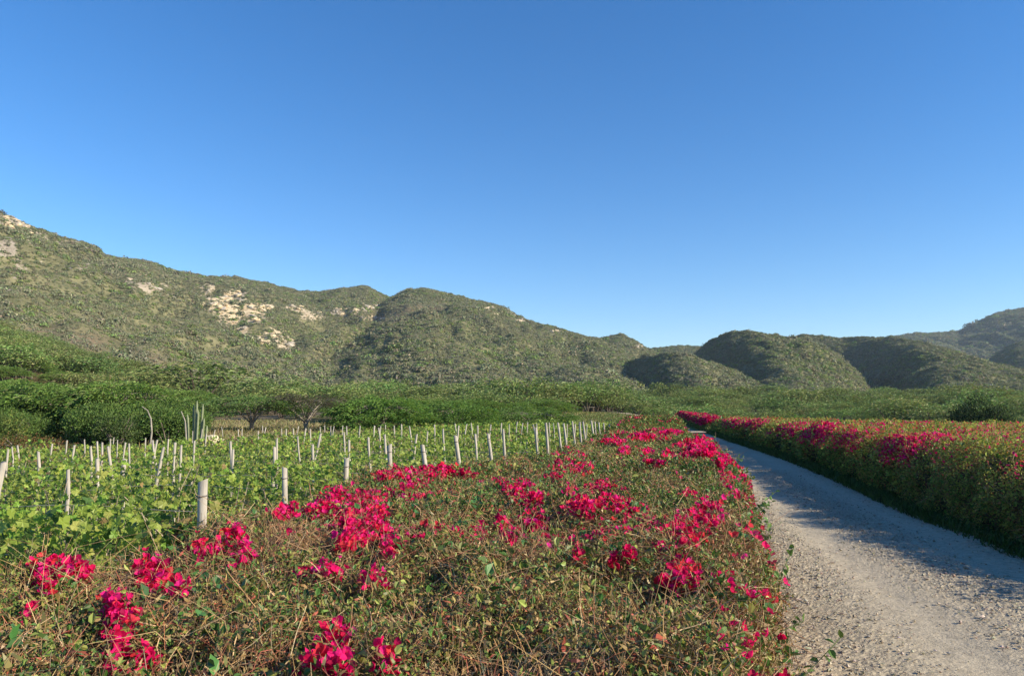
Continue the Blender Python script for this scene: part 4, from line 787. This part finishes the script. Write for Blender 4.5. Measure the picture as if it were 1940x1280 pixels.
# scattered smaller blossoms, too many to count
acc = Acc()
for (a_, b_, dens, L0, th) in [(1.2, 4, 260, .024, .42), (4, 6.5, 300, .026, .27), (6.5, 11, 320, .030, .30), (11, 20, 200, .042, .33), (20, 42, 90, .062, .30)]:
    P, N = H1.sample(R, a_, b_, dens); f = fbm(P[:, 0]*1.3, P[:, 1]*1.0, 3, 95); m = (f > th) & (P[:, 2] > .6) | (R.random(len(P)) < .012); P, N = P[m], N[m]
    flowers(acc, P+N*.015, R, 3, L0, tint=1.0)
m_ = None
P, N = H1.sample(R, 2, 20, 400); m = (P[:, 0] > itp(P[:, 1], LH_R)-.25) & (P[:, 2] > .45) & (R.random(len(P)) < .30) & (fbm(P[:, 1]*1.5, P[:, 2]*2, 2, 97) > -.08); flowers(acc, P[m]+N[m]*.03, R, 3, .024+.0012*P[m][:, 1])
obj('blossoms', acc.mesh('blossoms'), M_BRACT, left, kind='stuff')

right = obj('bougainvillea_hedge', None, label='long broad hedge right of the road with magenta crest and dark shaded flank', cat='hedge')
H2.core('shade_core', M_CORE, right, (.05, .045, .025), .18)
def cw2(P, g):
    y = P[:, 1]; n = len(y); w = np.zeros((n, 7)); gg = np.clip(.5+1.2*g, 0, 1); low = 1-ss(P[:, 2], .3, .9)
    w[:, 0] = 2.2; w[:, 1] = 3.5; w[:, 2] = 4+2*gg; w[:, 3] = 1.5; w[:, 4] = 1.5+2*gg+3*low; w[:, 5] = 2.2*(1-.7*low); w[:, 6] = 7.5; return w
inview = lambda P: (P[:, 0] < P[:, 1]*.80+1.5) & (P[:, 0] < itp(P[:, 1], RH_R)-.25)
hedge_build(H2, right, R, [(1.5, 6.5, 600, .06), (6.5, 14, 3600, .034), (14, 22, 1700, .052), (22, 36, 650, .085), (36, 53.3, 380, .12)], cw2, [(6.5, 14, 160, .12, .003)], inview, M_LEAF2, .36, 1.38)
acc = Acc(); acc2 = Acc()
for (a_, b_, dens, L0) in [(6.5, 13, 520, .028), (13, 22, 480, .040), (22, 36, 250, .060), (36, 53.3, 150, .09)]:
    P, N = H2.sample(R, a_, b_, dens); m = inview(P); P, N = P[m], N[m]
    e = P[:, 0]-itp(P[:, 1], RH_L); crest = np.exp(-((e-.15)/.75)**2)*ss(P[:, 2], .55, .85)*ss(P[:, 1], 11.5, 15); f = fbm(P[:, 0]*.9, P[:, 1]*.8, 3, 101)
    pr = crest*(.40+1.2*f)*1.1+.26*(f > .20)*(P[:, 2] > .8)*ss(P[:, 1], 6, 20)+.05*(P[:, 2] > .8); m = R.random(len(P)) < pr; flowers(acc, P[m]+N[m]*R.uniform(.02, .10, (m.sum(), 1)), R, 3, L0, np.array([.88, 1.3, 1.0]))
obj('blossoms', acc.mesh('blossoms'), M_BRACT, right, kind='stuff')
# sprawling leafy shoots at the foot of the right hedge
def small_hedge(Lp, Rp, y0, y1, h, seed, lab, fl, dens=420, L0=.12, base=True):
    H = Hedge(Lp, Rp, y0, y1, h, seed, .25, base); R = np.random.default_rng(seed); e = obj('bougainvillea_hedge', None, label=lab, cat='hedge')
    H.core('shade_core', M_CORE, e, (.05, .04, .025), .15); hedge_build(H, e, R, [(y0, y1, dens, L0)], cw2, [])
    a = Acc(); P, N = H.sample(R, y0, y1, 260); f = fbm(P[:, 0]*.8, P[:, 1]*.8, 2, seed); m = (R.random(len(P)) < fl*(.6+f)) & (P[:, 2]-G(P[:, 0], P[:, 1]) > h*.55); flowers(a, P[m]+N[m]*.02, R, 3, L0*.95, .75); obj('blossoms', a.mesh('blossoms'), M_BRACT, e, kind='stuff')
small_hedge([(57, 14.9), (60, 15.2), (75, 17.4), (95, 20.8), (104, 22.4)], [(57, 16.6), (60, 17), (75, 19.6), (95, 23), (104, 25)], 57, 104, 1.0, 131, 'far dark red hedge beyond the gap, right of the bending road', .75, 260, .15)
small_hedge([(64, 31.5), (70, 35), (76, 38)], [(64, 37), (70, 42), (76, 48)], 64, 76, 1.1, 137, 'distant strip of brownish pink hedge behind the right hedge', .4, 160, .18)

# ---------------------------------------------------------------- air
a = Acc(); box(a, (-3500, -300, -40), (3500, 4200, 420), (1, 1, 1)); hz = a.mesh('haze')
m, nt, out = newmat('thin_haze'); pv = nd(nt, 'ShaderNodeVolumePrincipled'); pv.inputs['Color'].default_value = (.72, .85, 1, 1); pv.inputs['Density'].default_value = .00008
pv.inputs['Anisotropy'].default_value = .0; nt.links.new(pv.outputs[0], out.inputs['Volume'])
obj('haze', hz, m, kind='stuff', label='thin blue haze softening the distant hills', cat='haze')
